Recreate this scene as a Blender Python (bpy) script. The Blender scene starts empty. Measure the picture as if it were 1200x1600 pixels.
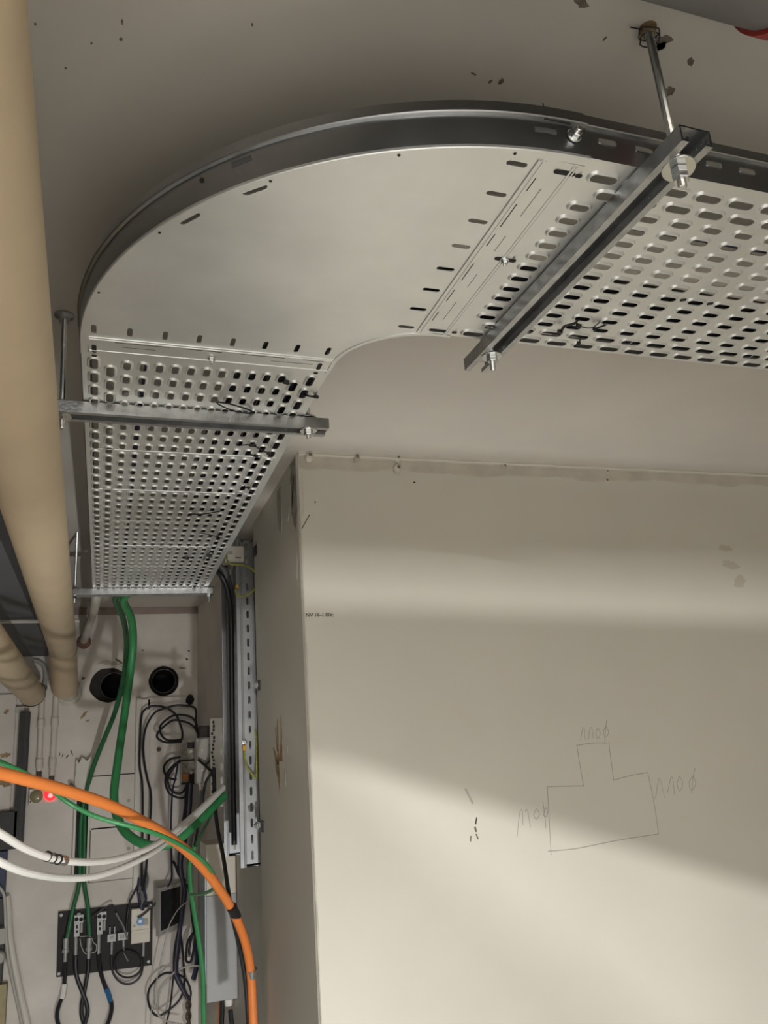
import bpy, bmesh, math, random
from mathutils import Vector, Matrix, Quaternion

random.seed(7)
C = bpy.context.scene.collection
SC = bpy.context.scene

# ------------------------------------------------------------------ camera
EYE = Vector((0.0, 0.0, 1.6))
FPX = 1257.17583
RW = ((0.9461857941770416, -0.31615704895490815, -0.06911702607668282),      # camera right
      (0.028563739645130426, 0.2943240707686174, -0.9552787311270334),      # camera down
      (0.3223609090368221, 0.9018969241339686, 0.2875158822789448))         # camera forward
cam_d = bpy.data.cameras.new('camera')
cam = bpy.data.objects.new('camera', cam_d)
C.objects.link(cam)
r_, d_, f_ = [Vector(v) for v in RW]
M = Matrix((( r_.x, -d_.x, -f_.x, EYE.x), (r_.y, -d_.y, -f_.y, EYE.y), (r_.z, -d_.z, -f_.z, EYE.z), (0, 0, 0, 1)))
cam.matrix_world = M
cam_d.sensor_fit = 'VERTICAL'
cam_d.sensor_height = 24.0
cam_d.lens = 24.0 * FPX / 1600.0
cam_d.clip_start = 0.02
SC.camera = cam

# ------------------------------------------------------------------ world, lights, exposure
w = bpy.data.worlds.new('world'); SC.world = w
w.use_nodes = True
w.node_tree.nodes['Background'].inputs[0].default_value = (0.9, 0.92, 1.0, 1)
w.node_tree.nodes['Background'].inputs[1].default_value = 0.04
SC.view_settings.view_transform = 'Standard'
SC.view_settings.look = 'None'
SC.view_settings.gamma = 1.0
SC.view_settings.use_curve_mapping = False
SC.view_settings.exposure = 0.6

def light(name, kind, loc, power, col, size=0.05, size_y=None, rot=(0, 0, 0)):
    d = bpy.data.lights.new(name, kind)
    d.energy = power; d.color = col
    if kind == 'AREA':
        d.shape = 'RECTANGLE'; d.size = size; d.size_y = size_y or size
    else:
        d.shadow_soft_size = size
    o = bpy.data.objects.new(name, d); C.objects.link(o)
    o.location = loc; o.rotation_euler = rot
    return o
LAMP_A = Vector((0.45, 0.2, 0.30))         # added lamp, low and out of view, for the wall's light pattern
LAMP_B = Vector((-0.3, -1.75, 2.33))      # added fill lamp, unseen behind the viewpoint
wl = light('added_wall_spot', 'SPOT', LAMP_A, 70, (0.99, 0.985, 0.97), 0.034, rot=(math.radians(96), 0, math.radians(-8)))
wl.data.spot_size = math.radians(112); wl.data.spot_blend = 0.5
light('fill_light', 'AREA', LAMP_B, 104, (0.99, 0.985, 0.975), 0.06, 1.1)

# ------------------------------------------------------------------ helpers
CEIL = 2.431
WB = 4.41            # rear wall plane
TZ = 2.225           # underside of the trays
def ray(x, y):
    a, b = (x - 600) / FPX, (y - 800) / FPX
    return r_ * a + d_ * b + f_
def aY(x, y, Y):     # the point of a sight line on the vertical plane Y
    v = ray(x, y); return EYE + v * (Y / v.y)
def aX(x, y, X):
    v = ray(x, y); return EYE + v * (X / v.x)
def aZ(x, y, Z):
    v = ray(x, y); return EYE + v * ((Z - EYE.z) / v.z)

def link(name, me, mat=None, parent=None, smooth=False):
    o = bpy.data.objects.new(name, me); C.objects.link(o)
    if mat: me.materials.append(mat)
    if smooth:
        me.polygons.foreach_set('use_smooth', [True] * len(me.polygons))
    if parent: o.parent = parent
    return o
def obj(name, bm, mat=None, parent=None, smooth=False, recalc=True):
    if recalc: bmesh.ops.recalc_face_normals(bm, faces=bm.faces)
    me = bpy.data.meshes.new(name); bm.to_mesh(me); bm.free()
    o = link(name, me, mat, parent, smooth)
    if smooth:
        try: me.set_sharp_from_angle(angle=math.radians(28))
        except Exception: pass
    return o
def tag(o, label, cat, group=None):
    o['label'] = label; o['category'] = cat
    if group: o['group'] = group
    return o
def thing(name, label, cat, loc=(0, 0, 0), group=None):
    o = bpy.data.objects.new(name, None); C.objects.link(o)
    o.empty_display_size = 0.02
    o['_at'] = 1
    return tag(o, label, cat, group)
def struct(o):
    o['kind'] = 'structure'; return o
def stuff(o):
    o['kind'] = 'stuff'; return o

def box(bm, c, s, rot=None, bev=0.0):
    g = bmesh.ops.create_cube(bm, size=1.0)
    vs = g['verts']
    for v in vs: v.co = Vector((v.co.x * s[0], v.co.y * s[1], v.co.z * s[2]))
    if bev:
        es = list({e for v in vs for e in v.link_edges})
        r = bmesh.ops.bevel(bm, geom=es, offset=bev, segments=2, affect='EDGES', profile=0.5)
        vs = list({v for f in r['faces'] for v in f.verts} | {v for v in vs if v.is_valid})
    for v in vs:
        co = v.co
        if rot is not None: co = rot @ co
        v.co = co + Vector(c)
def boxmm(bm, a, b, bev=0.0):
    a, b = Vector(a), Vector(b)
    box(bm, (a + b) / 2, (abs(b.x - a.x), abs(b.y - a.y), abs(b.z - a.z)), None, bev)
def B(*args, **k):
    bm = bmesh.new(); boxmm(bm, *args, **k); return bm
def smooth_path(pts, n=8, closed=False):
    P = [Vector(p) for p in pts]
    if len(P) < 3: return P
    out = []
    N = len(P)
    rng = range(N if closed else N - 1)
    for i in rng:
        if closed: p0, p1, p2, p3 = P[i - 1], P[i], P[(i + 1) % N], P[(i + 2) % N]
        else: p0, p1, p2, p3 = P[max(i - 1, 0)], P[i], P[i + 1], P[min(i + 2, N - 1)]
        for k in range(n):
            t = k / n
            out.append(0.5 * ((2 * p1) + (p2 - p0) * t + (2 * p0 - 5 * p1 + 4 * p2 - p3) * t * t + (3 * p1 - p0 - 3 * p2 + p3) * t ** 3))
    if not closed: out.append(P[-1])
    return out
def tube(bm, pts, rad, seg=10, closed=False, cap=True, flat=None):
    P = [Vector(p) for p in pts]
    N = len(P)
    R = rad if isinstance(rad, (list, tuple)) else [rad] * N
    rings = []
    u = None
    for i in range(N):
        if closed: t = P[(i + 1) % N] - P[i - 1]
        else: t = P[min(i + 1, N - 1)] - P[max(i - 1, 0)]
        if t.length < 1e-9: t = Vector((0, 0, 1))
        t.normalize()
        if u is None:
            u = t.orthogonal().normalized()
            if flat is not None:
                u = Vector(flat) - t * t.dot(Vector(flat)); u.normalize()
        else:
            u = u - t * t.dot(u)
            u = u.normalized() if u.length > 1e-9 else t.orthogonal().normalized()
        v = t.cross(u)
        ra = R[i]
        ru, rv = (ra if isinstance(ra, tuple) else (ra, ra))
        rings.append([bm.verts.new(P[i] + u * (ru * math.cos(2 * math.pi * k / seg)) + v * (rv * math.sin(2 * math.pi * k / seg))) for k in range(seg)])
    for i in range(N if closed else N - 1):
        a, b = rings[i], rings[(i + 1) % N]
        for k in range(seg):
            bm.faces.new((a[k], a[(k + 1) % seg], b[(k + 1) % seg], b[k]))
    if cap and not closed:
        bm.faces.new(rings[0][::-1]); bm.faces.new(rings[-1])
def T(pts, rad, seg=10, **k):
    bm = bmesh.new(); tube(bm, pts, rad, seg, **k); return bm
def cyl(bm, a, b, r, seg=16, r2=None):
    tube(bm, [a, b], [r, r if r2 is None else r2], seg)
def lathe(bm, prof, origin, axis, seg=24):
    axis = Vector(axis).normalized(); u = axis.orthogonal().normalized(); v = axis.cross(u)
    o = Vector(origin); rings = []
    for (r, h) in prof:
        rings.append([bm.verts.new(o + axis * h + (u * math.cos(2 * math.pi * k / seg) + v * math.sin(2 * math.pi * k / seg)) * max(r, 1e-5)) for k in range(seg)])
    for a, b in zip(rings, rings[1:]):
        for k in range(seg): bm.faces.new((a[k], a[(k + 1) % seg], b[(k + 1) % seg], b[k]))
    bm.faces.new(rings[0][::-1]); bm.faces.new(rings[-1])
def extrude_profile(bm, prof, p0, p1, ax_u, ax_v, closed=False, cap=False):
    ax_u, ax_v = Vector(ax_u), Vector(ax_v)
    a = [bm.verts.new(Vector(p0) + ax_u * u + ax_v * v) for u, v in prof]
    b = [bm.verts.new(Vector(p1) + ax_u * u + ax_v * v) for u, v in prof]
    n = len(prof)
    for i in range(n if closed else n - 1):
        bm.faces.new((a[i], a[(i + 1) % n], b[(i + 1) % n], b[i]))
    if cap and closed:
        bm.faces.new(a[::-1]); bm.faces.new(b)
def flat_shape(name, outer, holes, thick, frame, mat, parent=None):
    """filled outline with holes; frame maps (u, v, w) to space"""
    cu = bpy.data.curves.new('outline', 'CURVE'); cu.dimensions = '2D'; cu.fill_mode = 'BOTH'; cu.extrude = thick / 2
    for loop in [outer] + holes:
        sp = cu.splines.new('POLY'); sp.points.add(len(loop) - 1); sp.use_cyclic_u = True
        for p, q in zip(sp.points, loop): p.co = (q[0], q[1], 0, 1)
    to = bpy.data.objects.new('outline', cu); C.objects.link(to)
    dg = bpy.context.evaluated_depsgraph_get()
    me = bpy.data.meshes.new_from_object(to.evaluated_get(dg))
    bpy.data.objects.remove(to); bpy.data.curves.remove(cu)
    me.name = name
    for v in me.vertices: v.co = frame(v.co.x, v.co.y, v.co.z)
    me.materials.clear()
    bm = bmesh.new(); bm.from_mesh(me); bmesh.ops.recalc_face_normals(bm, faces=bm.faces); bm.to_mesh(me); bm.free()
    return link(name, me, mat, parent)
def stadium(cx, cy, a, b, n=6, ang=0.0):
    """a = half length incl. ends, b = half width"""
    out = []
    for s, a0 in ((1, -90), (-1, 90)):
        for i in range(n + 1):
            t = math.radians(a0 + 180 * i / n)
            x, y = s * (a - b) + b * math.cos(t), b * math.sin(t)
            out.append((cx + x * math.cos(ang) - y * math.sin(ang), cy + x * math.sin(ang) + y * math.cos(ang)))
    return out

# ------------------------------------------------------------------ materials
def mat(name, col, rough=0.5, metal=0.0, noise=0.0, nscale=8.0, bump=0.0, bscale=60.0, emit=None, estr=0.0, spec=0.5, alpha=None, trans=0.0, detail=6.0, stretch=None):
    m = bpy.data.materials.new(name); m.use_nodes = True
    nt = m.node_tree; b = nt.nodes['Principled BSDF']
    b.inputs['Base Color'].default_value = (*col, 1); b.inputs['Roughness'].default_value = rough; b.inputs['Metallic'].default_value = metal
    b.inputs['Specular IOR Level'].default_value = spec
    if trans: b.inputs['Transmission Weight'].default_value = trans
    tc = nt.nodes.new('ShaderNodeTexCoord')
    src = tc.outputs['Object']
    if stretch:
        mp = nt.nodes.new('ShaderNodeMapping'); mp.inputs['Scale'].default_value = stretch
        nt.links.new(src, mp.inputs[0]); src = mp.outputs[0]
    if noise:
        n = nt.nodes.new('ShaderNodeTexNoise'); n.inputs['Scale'].default_value = nscale; n.inputs['Detail'].default_value = detail
        nt.links.new(src, n.inputs['Vector'])
        rp = nt.nodes.new('ShaderNodeValToRGB')
        rp.color_ramp.elements[0].position = 0.3; rp.color_ramp.elements[1].position = 0.7
        rp.color_ramp.elements[0].color = (*[max(0, c * (1 - noise)) for c in col], 1)
        rp.color_ramp.elements[1].color = (*[min(1, c * (1 + noise * 0.6)) for c in col], 1)
        nt.links.new(n.outputs['Fac'], rp.inputs[0]); nt.links.new(rp.outputs[0], b.inputs['Base Color'])
        if metal:
            mr = nt.nodes.new('ShaderNodeMapRange')
            mr.inputs['To Min'].default_value = rough * 0.85; mr.inputs['To Max'].default_value = rough * 1.2
            nt.links.new(n.outputs['Fac'], mr.inputs[0]); nt.links.new(mr.outputs[0], b.inputs['Roughness'])
    if bump:
        n2 = nt.nodes.new('ShaderNodeTexNoise'); n2.inputs['Scale'].default_value = bscale; n2.inputs['Detail'].default_value = 4
        nt.links.new(src, n2.inputs['Vector'])
        bp = nt.nodes.new('ShaderNodeBump'); bp.inputs['Strength'].default_value = bump; bp.inputs['Distance'].default_value = 0.002
        nt.links.new(n2.outputs['Fac'], bp.inputs['Height']); nt.links.new(bp.outputs[0], b.inputs['Normal'])
    if emit:
        b.inputs['Emission Color'].default_value = (*emit, 1); b.inputs['Emission Strength'].default_value = estr
    return m
M_ = {
 'wall': mat('cream wall paint', (0.69, 0.655, 0.575), 0.55, noise=0.05, nscale=2.2, bump=0.12, bscale=90),
 'rear': mat('rear wall paint', (0.75, 0.70, 0.64), 0.6, noise=0.12, nscale=5, bump=0.25, bscale=40),
 'recess': mat('recess wall paint', (0.70, 0.65, 0.585), 0.6, noise=0.12, nscale=5, bump=0.25, bscale=40),
 'ceil': mat('ceiling plaster', (0.64, 0.60, 0.54), 0.75, noise=0.06, nscale=3, bump=0.15, bscale=70),
 'soffit': mat('grey soffit paint', (0.16, 0.16, 0.165), 0.7, noise=0.1, nscale=5, bump=0.2),
 'plaster': mat('rough plaster', (0.66, 0.62, 0.545), 0.75, noise=0.12, nscale=20, bump=0.5, bscale=120),
 'floor': mat('concrete floor', (0.62, 0.60, 0.56), 0.6, noise=0.15, nscale=3, bump=0.2),
 'chip': mat('broken plaster', (0.21, 0.175, 0.14), 0.9, noise=0.4, nscale=60, bump=0.5, bscale=150),
 'stain': mat('brown stain', (0.40, 0.285, 0.16), 0.8, noise=0.3, nscale=50),
 'pale': mat('pale scuff and lit edge', (0.52, 0.475, 0.40), 0.7, noise=0.1, nscale=40),
 'pencil': mat('pencil', (0.36, 0.34, 0.31), 0.7),
 'ink': mat('ink', (0.03, 0.03, 0.03), 0.6),
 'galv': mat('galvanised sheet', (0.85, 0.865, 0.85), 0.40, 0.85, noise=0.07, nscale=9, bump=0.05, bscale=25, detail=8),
 'galvd': mat('shaded galvanised rail', (0.44, 0.45, 0.46), 0.30, 1.0, noise=0.10, nscale=12, bump=0.04, bscale=30),  # darker copy of the sheet zinc, dim reflections put into the colour
 'strut': mat('galvanised strut', (0.55, 0.56, 0.57), 0.38, 1.0, noise=0.2, nscale=40, bump=0.35, bscale=220),
 'zinc': mat('bright zinc', (0.78, 0.80, 0.80), 0.25, 1.0, noise=0.08, nscale=60),
 'zincd': mat('dull zinc', (0.42, 0.42, 0.41), 0.5, 0.35, noise=0.15, nscale=80),
 'pipe': mat('beige pipe lagging', (0.66, 0.53, 0.36), 0.55, noise=0.07, nscale=6, bump=0.3, bscale=30),
 'pipegrey': mat('grey pipe', (0.15, 0.145, 0.14), 0.5, noise=0.1, nscale=10),
 'red': mat('red paint', (0.35, 0.03, 0.025), 0.5, noise=0.2, nscale=30),
 'dark': mat('dark slot', (0.02, 0.02, 0.02), 0.8),
 'hole': mat('unlit hole black', (0.012, 0.012, 0.014), 0.9),  # black put in for the unlit depth of holes
 'brownrim': mat('dark rim', (0.03, 0.022, 0.018), 0.7, noise=0.4, nscale=40),
 'black': mat('black plastic', (0.018, 0.018, 0.02), 0.42),
 'blackcable': mat('black cable', (0.018, 0.018, 0.022), 0.4),
 'navy': mat('navy cable', (0.02, 0.022, 0.06), 0.4),
 'greycable': mat('grey cable', (0.20, 0.20, 0.20), 0.5),
 'palecable': mat('pale grey cable', (0.5, 0.48, 0.44), 0.5),
 'green': mat('bright green cable', (0.05, 0.29, 0.10), 0.42, noise=0.08, nscale=20),
 'green2': mat('deep green cable', (0.022, 0.15, 0.055), 0.45, noise=0.08, nscale=20),
 'orange': mat('orange conduit', (0.85, 0.25, 0.055), 0.42, noise=0.06, nscale=12),
 'white': mat('white cable', (0.9, 0.885, 0.85), 0.4),
 'whitep': mat('white plastic', (0.72, 0.68, 0.61), 0.45, noise=0.05, nscale=12),
 'cream': mat('cream plastic', (0.72, 0.66, 0.55), 0.4, noise=0.05, nscale=12),
 'greyp': mat('grey plastic', (0.42, 0.41, 0.37), 0.5, noise=0.06, nscale=14),
 'panel': mat('black panel', (0.02, 0.016, 0.016), 0.5, noise=0.15, nscale=16, spec=0.2),
 'frame': mat('black steel frame', (0.035, 0.033, 0.035), 0.5, noise=0.2, nscale=20),
 'bluedark': mat('navy steel', (0.02, 0.035, 0.09), 0.5, noise=0.2, nscale=20),
 'lens': mat('olive lens', (0.30, 0.27, 0.15), 0.2),
 'redlit': mat('red lit lens', (0.6, 0.01, 0.012), 0.25, emit=(1.0, 0.02, 0.025), estr=1.6),
 'hot': mat('lit bulb behind lens', (1, 0.25, 0.2), 0.3, emit=(1.0, 0.13, 0.13), estr=2.4),
 'yg': mat('yellow green earth wire', (0.36, 0.36, 0.05), 0.45, noise=0.35, nscale=90),
 'yellow': mat('yellow lug', (0.75, 0.42, 0.06), 0.45),
 'blue': mat('blue plastic', (0.06, 0.25, 0.55), 0.4),
 'bluetape': mat('blue tape', (0.02, 0.14, 0.33), 0.45),
 'copper': mat('copper busbar', (0.45, 0.17, 0.06), 0.4, 0.4),
 'clear': mat('smoky clear cover', (0.42, 0.39, 0.33), 0.15, noise=0.4, nscale=60),
 'glassdark': mat('dark screen', (0.03, 0.03, 0.032), 0.25, noise=0.2, nscale=20),
 'rust': mat('rusty chain', (0.10, 0.075, 0.055), 0.6, 0.3),
 'box': mat('grey zinc box', (0.44, 0.44, 0.44), 0.6, 0.25, noise=0.08, nscale=14, bump=0.08, bscale=30),
 'boxside': mat('bluish zinc side', (0.33, 0.38, 0.41), 0.45, 0.6, noise=0.2, nscale=30),
 'wood': mat('pale timber', (0.45, 0.38, 0.22), 0.7, noise=0.2, nscale=15),
 'redbrown': mat('red brown cap', (0.10, 0.03, 0.02), 0.6),
 'enamel': mat('white lamp body', (0.75, 0.75, 0.73), 0.4),
 'bulb': mat('lit tube', (1, 1, 1), 0.4, emit=(1.0, 0.95, 0.86), estr=3.0),
}

# ------------------------------------------------------------------ setting
X0, X1, Y0 = -1.45, 4.6, -3.6
BX = 0.494             # side face of the pier
def fy(x):           # front face of the pier is very slightly skewed
    return 2.085 - 0.018 * (x - 0.5)
struct(obj('floor', B((X0, Y0, -0.1), (X1, WB + 0.5, 0)), M_['floor']))
ceiling = struct(obj('ceiling', B((X0, Y0, CEIL), (X1, WB + 0.5, CEIL + 0.1)), M_['ceil']))
struct(obj('wall_left', B((X0 - 0.1, Y0, 0), (X0, WB + 0.5, CEIL)), M_['soffit']))  # unseen wall, given the dark soffit colour to dim the left side
struct(obj('wall_behind', B((X0, Y0 - 0.1, 0), (X1, Y0, CEIL)), M_['wall']))
struct(obj('wall_far_right', B((X1, Y0, 0), (X1 + 0.1, 2.2, CEIL)), M_['wall']))
# pier with softly worn vertical corner
bm = bmesh.new()
cor = []
rr = 0.008
for i in range(7):
    t = math.radians(180 + 90 * i / 6)
    cor.append((BX + rr + rr * math.cos(t), fy(BX) + rr + rr * math.sin(t)))
out = [(BX, 2.80)] + cor + [(X1, fy(X1)), (X1, 2.81), (BX + 0.01, 2.81)]
lo = [bm.verts.new((x, y, 0)) for x, y in out]; hi = [bm.verts.new((x, y, CEIL)) for x, y in out]
for i in range(len(out)):
    j = (i + 1) % len(out); bm.faces.new((lo[i], lo[j], hi[j], hi[i]))
wall = struct(obj('wall_right', bm, M_['wall'], smooth=True))
# recess wall behind the pier
bm = bmesh.new()
extrude_profile(bm, [(0.535, 2.80), (0.462, WB + 0.02), (0.62, WB + 0.02), (0.66, 2.80)], (0, 0, 0), (0, 0, CEIL), (1, 0, 0), (0, 1, 0), closed=True, cap=True)
recess = struct(obj('wall_recess', bm, M_['recess']))
# rear wall with two core-drilled openings
H1 = aY(170, 1070, WB); H2 = aY(256, 1064, WB)
def blob(cx, cz, r, jit, n=40, seed=1):
    rnd = random.Random(seed); ph = [rnd.uniform(0, 6.28) for _ in range(4)]
    return [(cx + (r + jit * (math.sin(2 * t + ph[0]) * .5 + math.sin(5 * t + ph[1]) * .3 + math.sin(9 * t + ph[2]) * .2)) * math.cos(t),
             cz + (r + jit * (math.sin(2 * t + ph[0]) * .5 + math.sin(5 * t + ph[1]) * .3 + math.sin(9 * t + ph[2]) * .2)) * math.sin(t)) for t in [2 * math.pi * i / n for i in range(n)]]
rear = struct(flat_shape('wall_rear', [(X0, 0), (0.6, 0), (0.6, CEIL), (X0, CEIL)],
    [blob(H1.x, H1.z, 0.090, 0.005, seed=3), blob(H2.x, H2.z, 0.077, 0.002, seed=5)], 0.03,
    lambda u, v, w_: Vector((u, WB + 0.015 + w_, v)), M_['rear']))
# lowered grey soffit over the pipes; unseen near part added to dim the left
struct(obj('trim_soffit', B((X0, -0.6, 2.19), (-0.262, WB, CEIL)), M_['soffit']))
# thin lip where the rear wall render stops short of the ceiling
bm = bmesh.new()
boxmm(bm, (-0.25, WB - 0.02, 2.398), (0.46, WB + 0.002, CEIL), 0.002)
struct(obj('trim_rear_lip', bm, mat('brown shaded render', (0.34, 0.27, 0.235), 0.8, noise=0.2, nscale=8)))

# plaster strip under the ceiling along the pier, uneven, with lumps over old anchors
bm = bmesh.new()
n = 120
rows = []
rnd = random.Random(3)
for i in range(n + 1):
    x = BX + 0.004 + (3.4 - BX) * i / n
    y = fy(x)
    h = 0.043 + 0.004 * math.sin(i * 0.35) + 0.003 * math.sin(i * 0.83 + 1) + 0.003 * rnd.random()
    t0 = 0.006 + 0.0015 * math.sin(i * 0.5)
    rows.append([bm.verts.new(p) for p in ((x, y - 0.016 - 0.003 * rnd.random(), CEIL + .001), (x, y - 0.013, CEIL - 0.006), (x, y - t0, CEIL - 0.011), (x, y - 0.0045, CEIL - h + 0.004), (x, y + 0.001, CEIL - h))])
for a, b in zip(rows, rows[1:]):
    for k in range(4): bm.faces.new((a[k], a[k + 1], b[k + 1], b[k]))
trim = struct(obj('trim_plaster', bm, mat('dull strip plaster', (0.58, 0.535, 0.46), 0.75, noise=0.12, nscale=14, bump=0.5, bscale=120), smooth=True))
bp = []
for i in range(60):
    x = BX + 0.006 + (3.4 - BX) * i / 59
    bp.append((x, fy(x) - 0.013, CEIL - 0.0065 + 0.0012 * math.sin(i * 1.7)))
obj('paint_bead', T(bp, 0.0034, 8), M_['wall'], trim, smooth=True)
def lump(name, p, s, m, parent, seed, nrm=(0, -1, 0), sq=0.5):
    rnd = random.Random(seed)
    bm = bmesh.new(); bmesh.ops.create_icosphere(bm, subdivisions=2, radius=1)
    for v in bm.verts:
        k = 1 + 0.35 * (rnd.random() - .5)
        v.co = Vector((v.co.x * s[0] * k, v.co.y * s[1] * k, v.co.z * s[2] * k)) + Vector(p)
    return obj(name, bm, m, parent, smooth=False)
for i, (x, y, s) in enumerate([(483, 713, 1), (557, 716, .8), (621, 717, .8), (621, 732, .9), (786, 729, 1), (946, 738, 1), (946, 752, .7), (1088, 742, .9)]):
    p = aY(x, y, 2.072)
    lump('plaster_lump', p, (0.013 * s, 0.011, 0.016 * s), M_['pale'] if i % 3 == 1 else M_['plaster'], trim, i)
    lump('anchor_hole', p + Vector((0.001, -0.009, 0.002)), (0.0055 * s, 0.004, 0.0055 * s), M_['chip'], trim, i + 30)

# pale ridge of old plaster along the pier's vertical corner
bm = bmesh.new(); rows = []; rnd = random.Random(12)
for i in range(90):
    z = 0.25 + (2.385 - 0.25) * i / 89
    wd = 0.006 + 0.001 * math.sin(i * .5) + 0.001 * rnd.random() + (0.008 + 0.004 * rnd.random() if i > 83 else 0)
    x = BX + 0.002
    rows.append([bm.verts.new(p) for p in ((x, fy(x) + .002, z), (x + .002, fy(x) - .0022 - .0008 * rnd.random(), z), (x + wd - .002, fy(x) - .0018, z), (x + wd, fy(x) + .001, z))])
for a, b in zip(rows, rows[1:]):
    for k in range(3): bm.faces.new((a[k], a[k + 1], b[k + 1], b[k]))
obj('corner_ridge', bm, M_['plaster'], wall, smooth=True)

# marks on the pier: writing, pencil sketch, scratches, stains
def stroke(name, pts, m, parent, r=0.0011, Y=None, n=6, sm=True):
    P = []
    for x, y in pts:
        p = aY(x, y, 2.06); p = EYE + (p - EYE) * ((fy(p.x)) / p.y)
        p = aY(x, y, fy(p.x) - 0.0002); P.append(p)
    if sm: P = smooth_path(P, n)
    return obj(name, T(P, [(r, 0.0004)] * len(P), 6, flat=(0.3, 0, 1)), m, parent)
stroke('pencil_line', [(856, 1229), (912, 1228)], M_['pencil'], wall, 0.0009)
stroke('pencil_line', [(912, 1229), (906, 1195), (901, 1163)], M_['pencil'], wall, 0.0009)
stroke('pencil_line', [(901, 1165), (925, 1161), (949, 1161)], M_['pencil'], wall, 0.0009)
stroke('pencil_line', [(951, 1160), (955, 1190), (959, 1220)], M_['pencil'], wall, 0.0009)
stroke('pencil_line', [(959, 1219), (985, 1212), (1012, 1207)], M_['pencil'], wall, 0.0009)
stroke('pencil_line', [(1012, 1207), (1022, 1255), (1029, 1303)], M_['pencil'], wall, 0.0009)
stroke('pencil_line', [(1029, 1303), (965, 1313), (900, 1326), (856, 1330)], M_['pencil'], wall, 0.0009)
stroke('pencil_line', [(855, 1228), (858, 1280), (861, 1336)], M_['pencil'], wall, 0.0009)
def digits(strokes):
    for s in strokes: stroke('pencil_digit', s, M_['pencil'], wall, 0.0008, n=5)
digits([[(907, 1157), (910, 1140), (913, 1138), (914, 1156)], [(919, 1156), (922, 1139), (925, 1138), (927, 1154)],
        [(934, 1137), (931, 1146), (934, 1154), (938, 1146), (934, 1137)], [(947, 1135), (943, 1143), (946, 1152), (951, 1144), (947, 1135)], [(948, 1125), (946, 1142), (945, 1160)]])
digits([[(1024, 1249), (1029, 1219), (1032, 1220), (1039, 1248)], [(1043, 1239), (1048, 1216), (1051, 1217), (1054, 1242)],
        [(1062, 1213), (1058, 1224), (1062, 1236), (1067, 1224), (1062, 1213)], [(1083, 1212), (1077, 1222), (1080, 1235), (1087, 1225), (1083, 1212)], [(1086, 1200), (1082, 1220), (1081, 1240)]])
digits([[(808, 1307), (812, 1270), (816, 1267), (817, 1289)], [(820, 1268), (824, 1266), (829, 1293)],
        [(838, 1264), (834, 1273), (838, 1280), (843, 1272), (838, 1264)], [(853, 1262), (849, 1270), (852, 1277), (856, 1269), (853, 1262)], [(848, 1252), (851, 1272), (853, 1294)]])
stroke('scratch', [(484, 804), (476, 818), (470, 829)], M_['ink'], wall, 0.0012)
stroke('scratch', [(493, 783), (492, 786)], M_['ink'], wall, 0.0016)
stroke('scratch', [(646, 754), (649, 753)], M_['ink'], wall, 0.0022)
for i, (a, b, r) in enumerate([((745, 1277), (743, 1288), .0018), ((742, 1292), (744, 1300), .0028), ((744, 1303), (747, 1311), .0022), ((736, 1306), (735, 1315), .002)]):
    stroke('scuff', [a, b], M_['chip'] if i else M_['ink'], wall, r)
stroke('scuff', [(727, 1232), (733, 1244), (739, 1256)], M_['pale'], wall, 0.003)
# writing, printed on the pier near its corner
fc = bpy.data.curves.new('wall_text', 'FONT'); fc.body = 'NV H\u20131.00c'; fc.size = 0.0205; fc.extrude = 0.0002; fc.offset = 0.012 * 0.0205
fo = bpy.data.objects.new('wall_text', fc); C.objects.link(fo)
dg = bpy.context.evaluated_depsgraph_get()
tme = bpy.data.meshes.new_from_object(fo.evaluated_get(dg)); bpy.data.objects.remove(fo)
xs = [v.co.x for v in tme.vertices]; wx = max(xs) - min(xs)
p0, p1 = aY(478, 964, 2.084), aY(521, 963, 2.083)
k = (p1.x - p0.x) / wx
for v in tme.vertices: v.co = Vector((p0.x + (v.co.x - min(xs)) * k, fy(p0.x + (v.co.x - min(xs)) * k) - 0.0006 - v.co.z, p0.z + v.co.y * k))
tme.materials.clear(); link('wall_text', tme, M_['ink'], wall)
# stain on the right part of the pier face: old smears of another paint
def patch(name, loop, frame, m, parent, th=0.0006):
    return flat_shape(name, loop, [], th, frame, m, parent)
def wframe(u, v, w_): return Vector((u, fy(u) - 0.0004 + w_, v))
for i, (x, y, sx, sy) in enumerate([(1130, 858, 0.022, 0.012), (1138, 884, 0.03, 0.014), (1152, 910, 0.024, 0.018)]):
    p = aY(x, y, 2.07)
    patch('paint_smear', [(p.x + (q[0]) * sx, p.z + q[1] * sy) for q in blob(0, 0, 1, 0.45, 26, seed=i + 60)], wframe, mat('smear', (0.59, 0.545, 0.46), 0.6), wall)
# brown torn streaks on the pier's side face
def sframe(u, v, w_): return Vector((BX - 0.0004 + w_, u, v))
def side_streak(pts, wds, m):
    P = [aX(x, y, BX) for x, y in pts]
    L = [(p.y - wd, p.z) for p, wd in zip(P, wds)]; Rr = [(p.y + wd, p.z) for p, wd in zip(P, wds)]
    patch('torn_streak', L + Rr[::-1], sframe, m, wall)
side_streak([(438, 1243), (437, 1225), (434, 1200), (431, 1180), (427, 1168)], [.002, .012, .03, .016, .004], M_['stain'])
side_streak([(439, 1190), (440, 1160), (440, 1140), (439, 1117)], [.028, .012, .010, .002], M_['stain'])
side_streak([(435, 1195), (435, 1160), (434, 1140), (434, 1122)], [.014, .008, .012, .003], M_['stain'])
side_streak([(434, 1175), (432, 1150), (430, 1136)], [.010, .008, .003], M_['stain'])
side_streak([(446, 1228), (446, 1215), (444, 1198)], [.003, .007, .002], M_['pale'])
side_streak([(449, 1177), (449, 1166)], [.004, .003], M_['pale'])
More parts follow.
